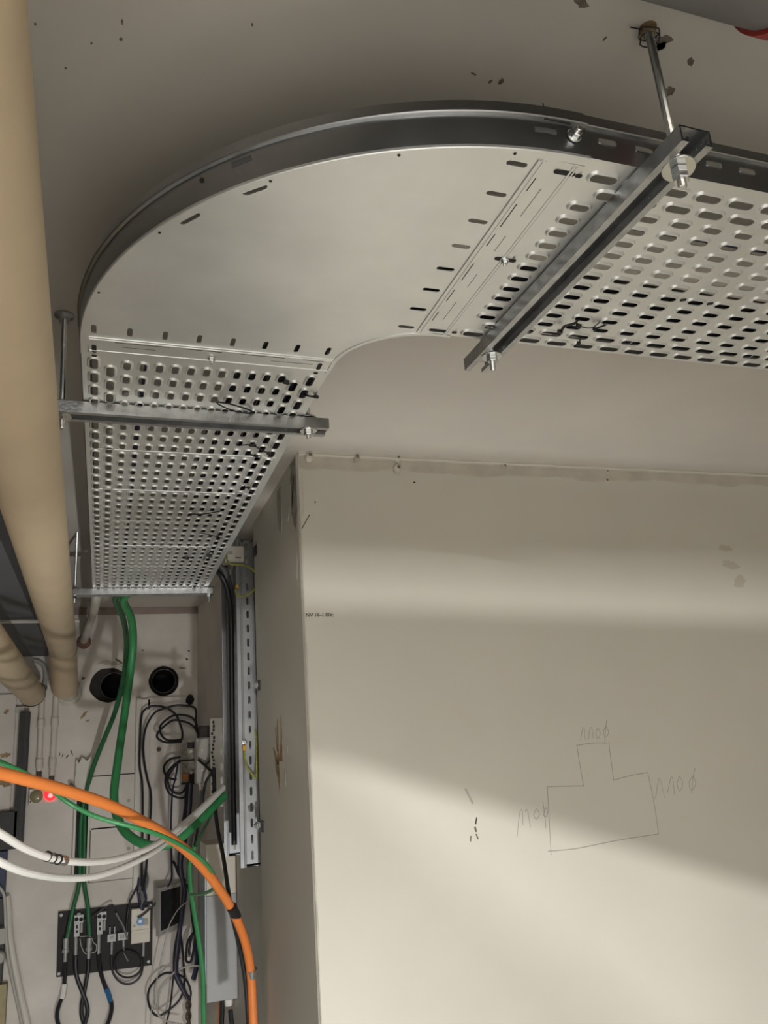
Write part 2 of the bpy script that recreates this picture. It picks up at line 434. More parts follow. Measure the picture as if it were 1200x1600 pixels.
for i, (a, b) in enumerate([((459, 742), (456, 800)), ((452, 790), (450, 815)), ((463, 850), (464, 905)), ((455, 745), (453, 765))]):
    side_streak([a, ((a[0] + b[0]) / 2, (a[1] + b[1]) / 2), b], [.003, .008, .002], M_['whitep'])

# rough unpainted strip at the top of the pier's side face
def rough(y0, y1, z0, z1, m, seed, n=26):
    rnd = random.Random(seed); L = []; R_ = []
    for i in range(n):
        z = z0 + (z1 - z0) * i / (n - 1); k = min(1, 4 * (i + .3) / n)
        L.append((y0 + .006 * rnd.random() + (1 - k) * .02, z)); R_.append((y1 - (1 - k) * (y1 - y0) * .6 + .008 * rnd.random(), z))
    patch('rough_strip', L + R_[::-1], sframe, m, wall)
rough(2.094, 2.16, 2.215, 2.425, mat('bare grey plaster', (0.40, 0.375, 0.325), 0.85, noise=0.3, nscale=40, bump=0.6, bscale=150), 4)
rough(2.30, 2.36, 2.26, 2.41, mat('greyish wash', (0.50, 0.47, 0.415), 0.7, noise=0.2, nscale=30), 6)

# broken plaster spots on the ceiling
def cframe(u, v, w_): return Vector((u, v, CEIL - 0.0006 + w_))
def cspot(x, y, sx, sy, seed, m='chip', rot=0.6):
    p = aZ(x, y, CEIL)
    c_, s_ = math.cos(rot), math.sin(rot)
    lp = [(p.x + q[0] * sx * c_ - q[1] * sy * s_, p.y + q[0] * sx * s_ + q[1] * sy * c_) for q in blob(0, 0, 1, 0.5, 18, seed)]
    patch('plaster_chip', lp, cframe, M_[m], ceiling, 0.0012)
for i, a in enumerate([(1036, 62, .010, .007), (1079, 96, .006, .004), (1046, 142, .005, .010), (908, 3, .009, .006), (783, 127, .0042, .003),
                       (766, 127, .0025, .002), (740, 115, .004, .0008), (191, 34, .003, .0012), (189, 61, .0025, .0015), (394, 38, .0016, .0016), (143, 67, .0012, .0012), (103, 106, .0012, .0012), (55, 37, .0015, .0015), (945, 60, .004, .0008)]):
    cspot(a[0], a[1], a[2], a[3], i + 11, rot=i * 1.1)
for i, (dx, dy) in enumerate([(0, 0), (.002, .004)]):
    p = aZ(1034, 72, CEIL)
    cspot(1031, 72, .008, .006, 77 + i, 'pale', 1.2)

# ------------------------------------------------------------------ cable trays
def cell(bm, fr, u0, u1, v0, v1, uc, vc, a, b, rim, dep, lip=0.0012):
    """one piece of sheet with one slot; the rim stands down from the sheet by dep"""
    n = 8
    def ring(aa, bb, w_):
        o = []
        for s, a0 in ((1, -90), (-1, 90)):
            for i in range(n + 1):
                t = math.radians(a0 + 180 * i / n)
                o.append(bm.verts.new(fr(uc + s * (aa - bb) + bb * math.cos(t), vc + bb * math.sin(t), w_)))
        return o
    def outer():
        o = []
        for s in (1, -1):
            ue = u1 if s > 0 else u0
            ui = uc + s * (a - b)
            va, vb = (v0, v1) if s > 0 else (v1, v0)
            for u_, v_ in ((ui, va), ((ui + ue) / 2, va), (ue, va), (ue, (va + vc) / 2), (ue, vc), (ue, (vb + vc) / 2), (ue, vb), ((ui + ue) / 2, vb), (ui, vb)):
                o.append(bm.verts.new(fr(u_, v_, 0)))
        return o
    rs = [outer()]
    if rim: rs += [ring(a + rim, b + rim, 0), ring(a + rim * .35, b + rim * .35, -dep)]
    rs += [ring(a, b, -dep), ring(a, b, -dep + lip)]
    for p, q in zip(rs, rs[1:]):
        m_ = len(p)
        for k in range(m_): bm.faces.new((p[k], p[(k + 1) % m_], q[(k + 1) % m_], q[k]))
def sheet(bm, fr, u0, u1, v0, v1, slots, a, b, rim, dep, vc=None):
    """one row of slots; slots = sorted list of centres"""
    us = [s for s in slots if s - a - rim > u0 and s + a + rim < u1]
    vc = (v0 + v1) / 2 if vc is None else vc
    half = 0.025
    cur = u0
    for s in us:
        l, r = max(s - half, cur), min(s + half, u1)
        if l - cur > 1e-5:
            bm.faces.new([bm.verts.new(fr(*q)) for q in ((cur, v0, 0), (l, v0, 0), (l, v1, 0), (cur, v1, 0))])
        cell(bm, fr, l, r, v0, v1, s, vc, a, b, rim, dep); cur = r
    if u1 - cur > 1e-5:
        bm.faces.new([bm.verts.new(fr(*q)) for q in ((cur, v0, 0), (u1, v0, 0), (u1, v1, 0), (cur, v1, 0))])
RAILP = [(0, 0.040), (0.0036, 0.0412), (0.0046, 0.0425), (0.0046, 0.0452), (0.0034, 0.0464), (0.0, 0.0472), (0.0, 0.060), (-0.002, 0.0608), (-0.012, 0.0600), (-0.0122, 0.0575)]
def tray_rail(name, fr, u0, u1, parent, slots, out=1):
    """fr(u, d, h): along, outward, up"""
    bm = bmesh.new()
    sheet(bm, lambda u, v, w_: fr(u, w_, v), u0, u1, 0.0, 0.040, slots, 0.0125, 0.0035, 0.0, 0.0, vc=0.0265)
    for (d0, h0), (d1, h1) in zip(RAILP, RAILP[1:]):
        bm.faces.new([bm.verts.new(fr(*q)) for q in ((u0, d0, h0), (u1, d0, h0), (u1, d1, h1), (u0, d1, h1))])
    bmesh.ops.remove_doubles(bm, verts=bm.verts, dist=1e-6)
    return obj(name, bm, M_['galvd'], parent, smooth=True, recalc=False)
def tray(label, fr, u0, u1, width, v_first, pitch, first, parent=None, rails=True, bend=0.004):
    """fr(u along, v across 0..width, w up)"""
    t = thing('cable_tray', label, 'cable tray')
    bm = bmesh.new()
    rows = [v_first + pitch * i for i in range(15)]
    edges = [0.0] + [(rows[i] + rows[i + 1]) / 2 for i in range(14)] + [width]
    for i in range(15):
        stag = i in (1, 13); big = i in (0, 1, 13, 14)
        s = [first + 0.05 * k + (0.025 if stag else 0) for k in range(80)]
        if big: sheet(bm, fr, u0, u1, edges[i], edges[i + 1], s, 0.0175, 0.0062, 0.0042, 0.0026, vc=rows[i])
        else: sheet(bm, fr, u0, u1, edges[i], edges[i + 1], s, 0.0130, 0.0055, 0.0045, 0.0026, vc=rows[i])
    bmesh.ops.remove_doubles(bm, verts=bm.verts, dist=1e-6)
    obj('base_plate', bm, M_['galv'], t, smooth=True, recalc=False)
    rs = [first + 0.05 * k - 0.007 for k in range(80)]
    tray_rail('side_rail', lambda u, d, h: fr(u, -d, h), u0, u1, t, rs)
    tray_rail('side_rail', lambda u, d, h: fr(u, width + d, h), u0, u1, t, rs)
    return t
# right run, along X
RY0, RY1 = 0.626, 1.033
trayR = tray('long perforated galvanised tray running to the right over the pier wall', lambda u, v, w_: Vector((u, RY0 + v, TZ + w_)), 0.5005, 3.2, RY1 - RY0, 0.026, 0.0261, 0.534)
LX0, LX1 = -0.049, 0.345
trayL = tray('perforated galvanised tray running back towards the rear wall', lambda u, v, w_: Vector((LX0 + v, u, TZ + w_)), 1.1925, 3.00, LX1 - LX0, 0.018, 0.0251, 1.2265)
# cross beads and stamped marks on the trays
def bead(name, a, b, r, m, parent, zoff=0.0):
    a, b = Vector(a), Vector(b)
    return obj(name, T([a, b], [(r, r * 0.6)] * 2, 8, flat=(b - a).cross(Vector((0, 0, 1)))), m, parent, smooth=True)
for x in (0.815, 1.065, 1.315): bead('cross_bead', (x + .008, RY0 + 0.03, TZ), (x - .004, RY1 - 0.004, TZ), 0.0008, M_['galv'], trayR)
for y in (1.60, 1.85, 2.1, 2.35, 2.6): bead('cross_bead', (LX0 + 0.01, y, TZ), (LX1 - 0.01, y, TZ), 0.0008, M_['galv'], trayL)
for x in (0.811, 0.861, 1.011, 1.061): obj('round_hole', T([(x - .004, .862, TZ - .0006), (x + .004, .858, TZ - .0006)], [(.0035, .0004)] * 2, 10, flat=(0, 1, 0)), M_['dark'], trayR)
# stamped illegible mark
for i in range(9):
    x = 0.632 + i * 0.0085
    bead('stamped_mark', (x, 0.846, TZ), (x + (0.003 if i % 2 else -0.001), 0.846 + (0.010 if i % 3 else 0.013), TZ), 0.0006, M_['galv'], trayR)

# 90 degree bend
bend_t = thing('cable_tray_bend', 'smooth curved ninety degree galvanised tray bend joining both perforated runs', 'cable tray')
CX, CY = 0.484, 1.159
def arc(ax, ay, a0, a1, n, cx=CX, cy=CY):
    return [(cx + ax * math.cos(math.radians(a0 + (a1 - a0) * i / n)), cy + ay * math.sin(math.radians(a0 + (a1 - a0) * i / n))) for i in range(n + 1)]
EX, EY = 0.470, 1.166
OUT_P = [(EX, 0.626)] + [p for p in arc(0.533, 0.533, 270, 180, 60) if p[0] < EX] + [(-0.049, EY)]
IN_P = [(0.345, EY)] + [p for p in arc(0.139, 0.126, 180, 270, 24) if p[0] < EX] + [(EX, 1.033)]
slots = [stadium(-0.030 + 0.0505 * k, 1.1165, 0.0125, 0.0037, ang=math.pi / 2) for k in range(8)]
slots += [stadium(0.4215, 0.653 + 0.0521 * k, 0.0130, 0.0037) for k in range(8)]
for (x, y) in ((0.145, 0.763), (0.079, 0.831)):
    slots.append(stadium(x, y, 0.0160, 0.0052, ang=math.atan2(y - CY, x - CX) + math.pi / 2))
flat_shape('base_plate', OUT_P + IN_P, slots, 0.0014, lambda u, v, w_: Vector((u, v, TZ - 0.0012 + w_)), M_['galv'], bend_t)
def path_rail(name, path, parent, sign, m):
    bm = bmesh.new(); rows = []
    prof = [(0.0008, -0.0019), (0.001, 0.002), (0.001, 0.040)] + [(d + 0.001, h) for d, h in RAILP[1:]]
    for i, (x, y) in enumerate(path):
        x0, y0 = path[max(i - 1, 0)]; x1, y1 = path[min(i + 1, len(path) - 1)]
        tx, ty = x1 - x0, y1 - y0; L = math.hypot(tx, ty); nx, ny = ty / L * sign, -tx / L * sign
        rows.append([bm.verts.new((x + nx * d, y + ny * d, TZ + h)) for d, h in prof])
    for a, b in zip(rows, rows[1:]):
        for k in range(len(prof) - 1): bm.faces.new((a[k], a[k + 1], b[k + 1], b[k]))
    return obj(name, bm, m, parent, smooth=True)
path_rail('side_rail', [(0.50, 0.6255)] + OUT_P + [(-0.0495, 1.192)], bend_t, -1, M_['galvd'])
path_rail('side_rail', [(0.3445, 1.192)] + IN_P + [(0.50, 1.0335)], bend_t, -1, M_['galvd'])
# folded lip along the underside edge
def lip(path, sign, wd):
    bm = bmesh.new(); rows = []
    for i, (x, y) in enumerate(path):
        x0, y0 = path[max(i - 1, 0)]; x1, y1 = path[min(i + 1, len(path) - 1)]
        tx, ty = x1 - x0, y1 - y0; L = math.hypot(tx, ty); nx, ny = ty / L * sign, -tx / L * sign
        rows.append([bm.verts.new((x + nx * d, y + ny * d, TZ + h)) for d, h in ((0.001, 0.001), (0.001, -0.0022), (0.0, -0.0032), (-wd, -0.0032), (-wd, -0.0019))])
    for a, b in zip(rows, rows[1:]):
        for k in range(4): bm.faces.new((a[k], a[k + 1], b[k + 1], b[k]))
    return obj('edge_lip', bm, M_['galv'], bend_t)
lip([(0.50, 0.6255)] + OUT_P + [(-0.0495, 1.192)], -1, 0.010)
lip([(0.3445, 1.192)] + IN_P + [(0.50, 1.0335)], -1, 0.006)
# rivet holes along the outer lip
for a in (262, 248, 232, 214, 196):
    x, y = CX + 0.527 * math.cos(math.radians(a)), CY + 0.527 * math.sin(math.radians(a))
    bm = bmesh.new(); lathe(bm, [(0.0018, 0), (0.0018, 0.0004)], (x, y, TZ - 0.0038), (0, 0, 1), 10); obj('rivet_hole', bm, M_['dark'], bend_t)
# slots in the outer rail of the bend
for a, h in ((228.5, 0.030), (266.0, 0.026)):
    P = []
    for i in range(7):
        t = math.radians(a - 1.4 + 2.8 * i / 6)
        P.append((CX + 0.5343 * math.cos(t), CY + 0.5343 * math.sin(t), TZ + h))
    obj('rail_slot', T(P, [(0.0008, 0.0037)] * 7, 10, flat=(0, 0, 1) if False else (math.cos(math.radians(a)), math.sin(math.radians(a)), 0)), mat('slot shade', (0.10, 0.10, 0.10), 0.8), bend_t)
bm = bmesh.new(); t = math.radians(222.5); p = Vector((CX + 0.534 * math.cos(t), CY + 0.534 * math.sin(t), TZ + 0.028))
lathe(bm, [(0.003, 0), (0.003, 0.0012)], p, (math.cos(t), math.sin(t), 0), 12); obj('rail_hole', bm, M_['dark'], bend_t)
# ribs of the two joints
for x, r in ((0.4440, .0026), (0.4500, .0022), (0.4880, .0017), (0.4920, .0013)):
    bead('joint_rib', (x, RY0 + 0.014, TZ - 0.0027), (x, RY1 - 0.006, TZ - 0.0027), r, M_['galv'], bend_t)
for y, r in ((1.1400, .0026), (1.1460, .0022), (1.1810, .0019)):
    bead('joint_rib', (LX0 + 0.012, y, TZ - 0.0027), (LX1 - 0.006, y, TZ - 0.0027), r, M_['galv'], bend_t)
# cover strip of each joint
obj('joint_strip', B((0.4465, RY0 + 0.011, TZ - 0.0026), (0.500, RY1 - 0.007, TZ - 0.0019)), M_['galv'], bend_t)
obj('joint_strip', B((LX0 + 0.011, 1.1425, TZ - 0.0026), (LX1 - 0.007, 1.190, TZ - 0.0019)), M_['galv'], bend_t)
def slit(x0, y0, x1, y1, r=0.0007):
    obj('slit', T([(x0, y0, TZ - 0.0027), (x1, y1, TZ - 0.0027)], [(r, 0.0003)] * 2, 6, flat=(y1 - y0, x0 - x1, 0)), M_['dark'], bend_t)
for y0, y1 in ((0.668, 0.69), (0.715, 0.76), (0.775, 0.80), (0.84, 0.88), (0.905, 0.935), (0.965, 0.99)):
    slit(0.4537, y0, 0.4537, y1)
for y0, y1 in ((0.684, 0.735), (0.775, 0.808), (0.862, 0.895), (0.935, 0.985)): slit(0.4690, y0, 0.4690, y1, 0.0004)
for x0, x1 in ((0.0, 0.08), (0.10, 0.16), (0.19, 0.26), (0.29, 0.325)): slit(x0, 1.1502, x1, 1.1502)
for x0, x1 in ((0.01, 0.06), (0.24, 0.31)): slit(x0, 1.163, x1, 1.163, 0.0004)
for (x, y, a, ang) in ((0.482, 0.652, 0.014, 0), (0.501, 0.6525, 0.0045, 0), (0.474, 1.017, 0.015, 0), (0.5015, 1.017, 0.0045, 0), (0.492, 0.822, 0.016, 0), (-0.030, 1.175, 0.012, 90), (-0.030, 1.198, 0.004, 0), (0.322, 1.168, 0.011, 90), (0.322, 1.192, 0.004, 0)):
    lp = stadium(x, y, a, 0.0035 if ang or a > .005 else 0.003, ang=math.radians(ang))
    flat_shape('joint_slot', lp, [], 0.0006, lambda u, v, w_: Vector((u, v, TZ - 0.0029 + w_)), M_['dark'], bend_t)
def bolt_head(p, axis, r, label, grp=None):
    """cup washer, nut and a short thread end"""
    t = thing('tray_bolt', label, 'bolt', group=grp)
    axis = Vector(axis).normalized(); p = Vector(p)
    bm = bmesh.new(); lathe(bm, [(r * 1.9, 0), (r * 1.9, r * .25), (r * 1.6, r * .5)], p, axis, 20); obj('flange', bm, M_['zinc'], t)
    bm = bmesh.new(); lathe(bm, [(r * 1.35, r * .4), (r * 1.35, r * 1.5), (r * 1.15, r * 1.7)], p, axis, 6); obj('nut', bm, M_['zinc'], t)
    bm = bmesh.new(); lathe(bm, [(r * .7, r * 1.5), (r * .7, r * 2.4), (r * .5, r * 2.6)], p, axis, 12); obj('thread_end', bm, M_['zinc'], t)
    return t
bolt_head((0.4905, 0.8225, TZ - 0.003), (0, 0, -1), 0.0036, 'small flanged nut on the right joint strip of the tray bend')
bolt_head(tuple(aZ(331, 560, TZ - 0.003)), (0, 0, -1), 0.0036, 'small flanged nut on the left joint strip of the tray bend')
p = aY(897, 212, 0.6235)
bolt_head((p.x, 0.6235, p.z), (0, -1, 0), 0.0048, 'flanged nut on the dark outer side rail at the end of the bend')
# corner splice plate of the outer rail with its dark slit
obj('splice_slit', T([(0.445, 0.6225, TZ + 0.0385), (0.478, 0.6225, TZ + 0.0385)], [(0.0012, 0.0005)] * 2, 8, flat=(0, 0, 1)), M_['dark'], bend_t)
obj('splice_slit', T([(0.4465, 0.6225, TZ + 0.055), (0.4465, 0.6225, TZ + 0.0605)], [(0.0007, 0.0005)] * 2, 8, flat=(1, 0, 0)), M_['dark'], bend_t)

# cables lying in the trays, seen through the slots
def tray_cable(off, r, m, label, z=0.0, grp=None, stop=2.98, wob=0.0):
    """off = distance from the inner side of the trays"""
    pts = []
    for x in (3.1, 2.2, 1.6, 1.2, 0.85): pts.append((x, RY1 - off + wob * math.sin(x * 7), TZ + r + 0.003 + z))
    a = 0.132 + off
    for i in range(9):
        t = math.radians(270 - 90 * i / 8)
        pts.append((CX + a * math.cos(t), CY + (a) * math.sin(t), TZ + r + 0.003 + z))
    for y in (1.5, 2.0, 2.5, stop): pts.append((LX1 - off + wob * math.sin(y * 7), y, TZ + r + 0.003 + z))
    return tag(obj('tray_cable', T(smooth_path(pts, 6), r, 8), m, smooth=True), label, 'cable', grp)
for i in range(6):
    tray_cable(0.034 + i * 0.0245, 0.0118, M_['blackcable'], 'thick black power cable in the tray behind its slots, %s from the inner side' % ('nearest', 'second', 'third', 'fourth', 'fifth', 'sixth')[i], grp='black power cables side by side in the tray')
tray_cable(0.298, 0.0045, M_['navy'], 'thin dark wire lying along the fourth slot row of the tray from its outer rail', wob=0.002)

# ------------------------------------------------------------------ strut crossbars, threaded rods
def strut_bar(label, a, b, up=(0, 0, 1), w_=0.041, h=0.021):
    """C channel, open side down; a, b = ends of the top centre line"""
    t = thing('strut_channel', label, 'strut')
    a, b, up = Vector(a), Vector(b), Vector(up)
    d = (b - a).normalized(); s = d.cross(up).normalized()
    hw, th, lp = w_ / 2, 0.002, 0.0095
    prof = [(-hw, -h), (-hw, 0), (hw, 0), (hw, -h), (hw - lp, -h), (hw - lp, -h + 0.007), (hw - lp + th, -h + 0.007), (hw - lp + th, -h + th), (hw - th, -h + th),
            (hw - th, -th), (-hw + th, -th), (-hw + th, -h + th), (-hw + lp - th, -h + th), (-hw + lp - th, -h + 0.007), (-hw + lp, -h + 0.007), (-hw + lp, -h)]
    bm = bmesh.new()
    extrude_profile(bm, prof, a, b, s, up, closed=True)
    bmesh.ops.recalc_face_normals(bm, faces=bm.faces)
    obj('channel', bm, M_['strut'], t)
    # toothed inner edges of the lips
    bm = bmesh.new()
    L = (b - a).length
    for sg in (-1, 1):
        k = 0.006
        while k < L - 0.006:
            box(bm, a + d * k + s * (sg * (hw - lp + 0.0002)) + up * (-h + 0.0066), (0.0018, 0.0016, 0.0012), Matrix((d, s, up)).transposed())
            k += 0.0075
    stuff(obj('lip_teeth', bm, M_['strut'], t))
    return t
barR = strut_bar('long strut crossbar under the right tray run, ending beside the bend', (0.5845, 0.555, TZ - 0.0028), (0.5735, 1.098, TZ - 0.0028))
barL = strut_bar('strut crossbar under the near part of the left tray run', (-0.118, 1.392, TZ - 0.0028), (0.392, 1.392, TZ - 0.0028))
barF = strut_bar('farthest strut crossbar, at the end of the left tray run near the rear wall', (-0.125, 2.955, TZ - 0.0028), (0.362, 2.935, TZ - 0.0028))
def rod(label, top, bottom, r=0.005, nuts=(0.0,), washer=0.017, pitch=0.0022):
    """nuts = distances of the hex nuts above the bottom end"""
    t = thing('threaded_rod', label, 'threaded rod')
    top, bottom = Vector(top), Vector(bottom)
    ax = (top - bottom); L = ax.length; ax.normalize()
    prof = [(r * .6, 0)]
    n = int(L / pitch)
    for i in range(n):
        prof += [(r * .86, (i + .1) * pitch + .0005), (r, (i + .6) * pitch + .0005)]
    prof.append((r * .86, L))
    bm = bmesh.new(); lathe(bm, prof, bottom, ax, 10); obj('thread', bm, M_['zinc'], t)
    for nb, kind in nuts:
        if kind == 'nut':
            bm = bmesh.new(); lathe(bm, [(r * 1.6, nb), (r * 1.85, nb + .0012), (r * 1.85, nb + r * 1.5), (r * 1.6, nb + r * 1.5 + .0012)], bottom, ax, 6); obj('hex_nut', bm, M_['zinc'], t)
        else:
            bm = bmesh.new(); lathe(bm, [(washer - .0004, nb), (washer, nb + .0005), (washer, nb + .0022), (washer - .0004, nb + .0026)], bottom, ax, 28); obj('washer', bm, M_['zinc'], t)
    return t
zb = TZ - 0.0028 - 0.021        # underside of the bars
pb = aZ(1060, 262, zb)
rt = aZ(1012, 44, CEIL)
bt = Vector((pb.x, pb.y, zb))
axr = (rt - bt).normalized()
rod('tilted threaded rod from the ceiling hole down to the near end of the right crossbar', tuple(rt + axr * 0.01), tuple(bt - axr * 0.030), 0.0052,
    ((0.0275, 'washer'), (0.018, 'nut'), (0.0095, 'nut'), (0.0535, 'washer')), 0.0185)
pe = aZ(768, 556, zb)
rod('threaded rod at the far end of the right crossbar, tip hanging below its washer', (pe.x + .002, pe.y, CEIL + .01), (pe.x, pe.y, zb - 0.027), 0.0048, ((0.0245, 'washer'), (0.0165, 'nut'), (0.0535, 'washer')), 0.0165)
pl = aZ(97, 648, zb)
rod('threaded rod at the left end of the near left crossbar, beside the beige pipe', (pl.x - .008, pl.y + .06, CEIL + .01), (pl.x, pl.y, zb - 0.026), 0.0048, ((0.0234, 'washer'), (0.0155, 'nut'), (0.0495, 'washer')), 0.0165)
pr = aZ(482, 672, zb)
rod('threaded rod at the right end of the near left crossbar, over the pier corner', (pr.x, pr.y, CEIL + .01), (pr.x, pr.y, zb - 0.018), 0.0048, ((0.0154, 'washer'), (0.0075, 'nut'), (0.0415, 'washer')), 0.0165)
rod('threaded rod at the left end of the farthest crossbar', (-0.108, 2.955, CEIL + .01), (-0.108, 2.955, zb - 0.026), 0.0048, ((0.0234, 'washer'), (0.0155, 'nut'), (0.0495, 'washer')), 0.0165)
rod('threaded rod at the right end of the farthest crossbar, beside the vertical tray', (0.351, 2.937, CEIL + .01), (0.351, 2.937, zb - 0.03), 0.0048, ((0.0274, 'washer'), (0.0195, 'nut'), (0.0535, 'washer')), 0.0165)
# dark red end cap of the near left crossbar
tag(obj('end_cap', B((0.376, 1.40, TZ - 0.012), (0.398, 1.444, TZ + 0.003), bev=0.002), M_['redbrown']), 'dark red brown block behind the right end of the near left crossbar', 'block')
# wire loop and sleeve round the rod's ceiling hole
rl = thing('wire_loop', 'thin dark wire twisted round the rod at its ceiling hole', 'wire')
P = []
for i in range(28):
    t = i / 27 * 2 * math.pi * 1.6
    P.append(rt + Vector((0.014 * math.cos(t) + .002 * math.sin(3 * t), 0.012 * math.sin(t), -0.004 - 0.0006 * i + .001 * math.sin(t * 4))))
P = [rt + Vector((-0.026, 0.0, -0.006))] + P
obj('wire', T(smooth_path(P, 4), 0.0009, 6), M_['blackcable'], rl)
bm = bmesh.new(); lathe(bm, [(0.0115, 0), (0.0105, 0.004), (0.009, 0.010)], rt + Vector((0, 0, 0.002)), (0, 0, -1), 16)
obj('rust_collar', bm, mat('rusty collar', (0.22, 0.15, 0.07), 0.8, noise=0.4, nscale=60), rl)
# ceiling flange of the left rod
bm = bmesh.new(); lathe(bm, [(0.018, 0), (0.018, 0.004), (0.010, 0.009), (0.008, 0.02)], (pl.x - .008, pl.y + .06, CEIL), (0, 0, -1), 20)
tag(obj('rod_anchor', bm, M_['strut']), 'round ceiling anchor above the rod beside the beige pipe', 'anchor')

# ------------------------------------------------------------------ cable ties hanging from the trays
def tie(label, pts, head, r=(0.0022, 0.0008), hs=(0.008, 0.006, 0.006), m='black'):
    t = thing('cable_tie', label, 'cable tie')
    P = smooth_path([aZ(x, y, TZ - z) for x, y, z in pts], 5)
    obj('strap', T(P, [r] * len(P), 8), M_[m], t)
    if head:
        bm = bmesh.new(); q = aZ(head[0], head[1], TZ - head[2])
        box(bm, q, hs, Matrix.Rotation(head[3], 3, 'Z') @ Matrix.Rotation(0.4, 3, 'X'), 0.001); obj('head', bm, M_[m], t)
    return t
tie('black cable tie bridging slots of the right tray, leftmost of its cluster', [(905, 497, -.002), (898, 505, .008), (882, 510, .012), (876, 520, .010)], (875, 518, .010, .4))
tie('black cable tie of the right tray cluster, crossing to the slots on its right', [(900, 498, -.002), (905, 509, .012), (925, 512, .010), (940, 500, -.002)], (904, 509, .012, .2), r=(0.0014, 0.0009))
tie('short black tie stub hanging lowest in the right tray cluster', [(908, 523, -.002), (906, 532, .010), (903, 540, .018)], (904, 537, .014, .9))
tie('small black tie knot on the right of the right tray cluster', [(948, 507, -.002), (940, 510, .008), (930, 513, .008)], (929, 514, .008, .5), hs=(.006, .005, .005))
tie('black cable tie with square head near the bend end of the left tray', [(443, 589, -.002), (448, 600, .010), (458, 598, .008)], (447, 597, .008, .3), hs=(.010, .006, .008))
tie('black cable tie folded over the inner edge of the left tray', [(474, 616, -.002), (484, 619, .006), (494, 620, .004)], (494, 620, .004, .2))
tie('open loop of black tie under the left tray before the near crossbar', [(340, 628, .001), (362, 632, .014), (393, 642, .004), (388, 646, .008), (362, 641, .018), (342, 632, .008), (339, 628, .001)], None, r=(0.0018, 0.0012))
tie('long black tie just behind the near left crossbar', [(372, 696, .002), (388, 695, .010), (400, 698, .012), (412, 704, .004)], (397, 696, .010, .3))
tie('black tie tail with blob end behind the near left crossbar', [(384, 708, -.001), (394, 711, .010), (402, 714, .010)], (400, 712, .010, .6))
tie('black tie at the inner edge of the left tray, right of its neighbours', [(403, 700, .001), (414, 706, .010), (424, 707, .004)], (420, 709, .010, .2))
tie('small crossed tie on the inner slot rows of the left tray', [(380, 757, .001), (386, 762, .010), (392, 768, .004)], (388, 762, .008, .8))
tie('thin dark tie line lying across the middle of the left tray', [(296, 803, .002), (318, 803, .008), (344, 799, .002)], None, r=(0.0022, 0.0015))
tie('thin tie in the far half of the left tray with a drooping end', [(312, 833, .002), (330, 836, .010), (347, 841, .002)], (340, 838, .012, .3))
tie('dark tie near the far right edge of the left tray', [(318, 876, .002), (327, 864, .012), (334, 862, .012), (326, 872, .012)], (327, 868, .014, .3), hs=(.014, .01, .01))
tie('dark tie blob in the last slot rows of the left tray', [(286, 873, .002), (294, 871, .010), (300, 872, .002)], (292, 872, .010, .3), hs=(.012, .008, .008))

# ------------------------------------------------------------------ pipes
def pipe_thing(name, label, cat='pipe', **k): return thing(name, label, cat, **k)
t = pipe_thing('insulated_pipe', 'large beige lagged pipe running back along the left edge into the rear wall')
d1 = Vector((-0.018, 1, 0.018)); s0 = Vector((-0.113, -0.011, 2.087))
R1 = 0.0593
obj('lagging', T([s0 + d1 * (-2.2), s0 + d1 * 1.55], R1, 40), M_['pipe'], t, smooth=True)
obj('lagging', T([s0 + d1 * 1.5505, s0 + d1 * 3.9], R1, 40), M_['pipe'], t, smooth=True)
e1 = s0 + d1 * 3.9
w1 = aY(101, 1073, 4.31)
obj('lagging', T([e1 - Vector((0, .015, -.004)), w1], [R1 + .001, 0.0625], 40), M_['pipe'], t, smooth=True)
dd = (w1 - e1).normalized()
obj('seam_wire', T([e1 + Vector((0.0615 * math.cos(a), 0, 0.0615 * math.sin(a))) for a in [2 * math.pi * i / 40 for i in range(40)]], 0.0014, 6, closed=True), M_['blackcable'], t)
w2 = aY(108, 1083, WB)
obj('bare_pipe', T([w1 - dd * .03, Vector((w2.x, WB + .01, w2.z))], 0.046, 32), M_['plaster'], t, smooth=True)
bm = bmesh.new(); lathe(bm, [(0.062, 0), (0.058, .006), (0.05, .012)], Vector((w2.x, WB, w2.z)), (0, -1, 0), 26); obj('wall_collar', bm, M_['plaster'], t)
t = pipe_thing('insulated_pipe', 'second beige lagged pipe low on the left, ending in a dark stub')
y1 = 4.17
obj('lagging', T([(-0.32, 0.6, 1.984), (-0.32, y1, 1.984)], 0.0555, 36), M_['pipe'], t, smooth=True)
q = aY(42, 1075, 4.32)
obj('lagging', T([(-0.32, y1 - .01, 1.984), tuple(q)], [0.057, 0.060], 36), M_['pipe'], t, smooth=True)
obj('seam_wire', T([Vector((-0.32 + 0.0578 * math.cos(a), y1, 1.984 + 0.0578 * math.sin(a))) for a in [2 * math.pi * i / 36 for i in range(36)]], 0.0015, 6, closed=True), M_['blackcable'], t)
obj('bare_pipe', T([q - Vector((0, .02, 0)), (q.x + .015, WB + .01, q.z - .04)], 0.048, 28), mat('brown pipe', (0.20, 0.15, 0.11), 0.7, noise=0.3, nscale=20), t, smooth=True)
# grey pipe with a red joint ring, near the ceiling at the top right
t = pipe_thing('ceiling_pipe', 'dark grey ceiling pipe with a red joint ring in the top right corner')
PY, PZ, PR = 0.437, 2.352, 0.075
obj('pipe_run', T([(-1.2, PY, PZ), (0.640, PY, PZ)], PR, 40), M_['pipegrey'], t, smooth=True)
obj('pipe_run', T([(0.640, PY, PZ), (3.6, PY, PZ)], PR - 0.004, 40), M_['pipegrey'], t, smooth=True)
obj('joint_ring', T([(0.628, PY, PZ), (0.652, PY, PZ)], PR + 0.005, 40), M_['red'], t, smooth=True)
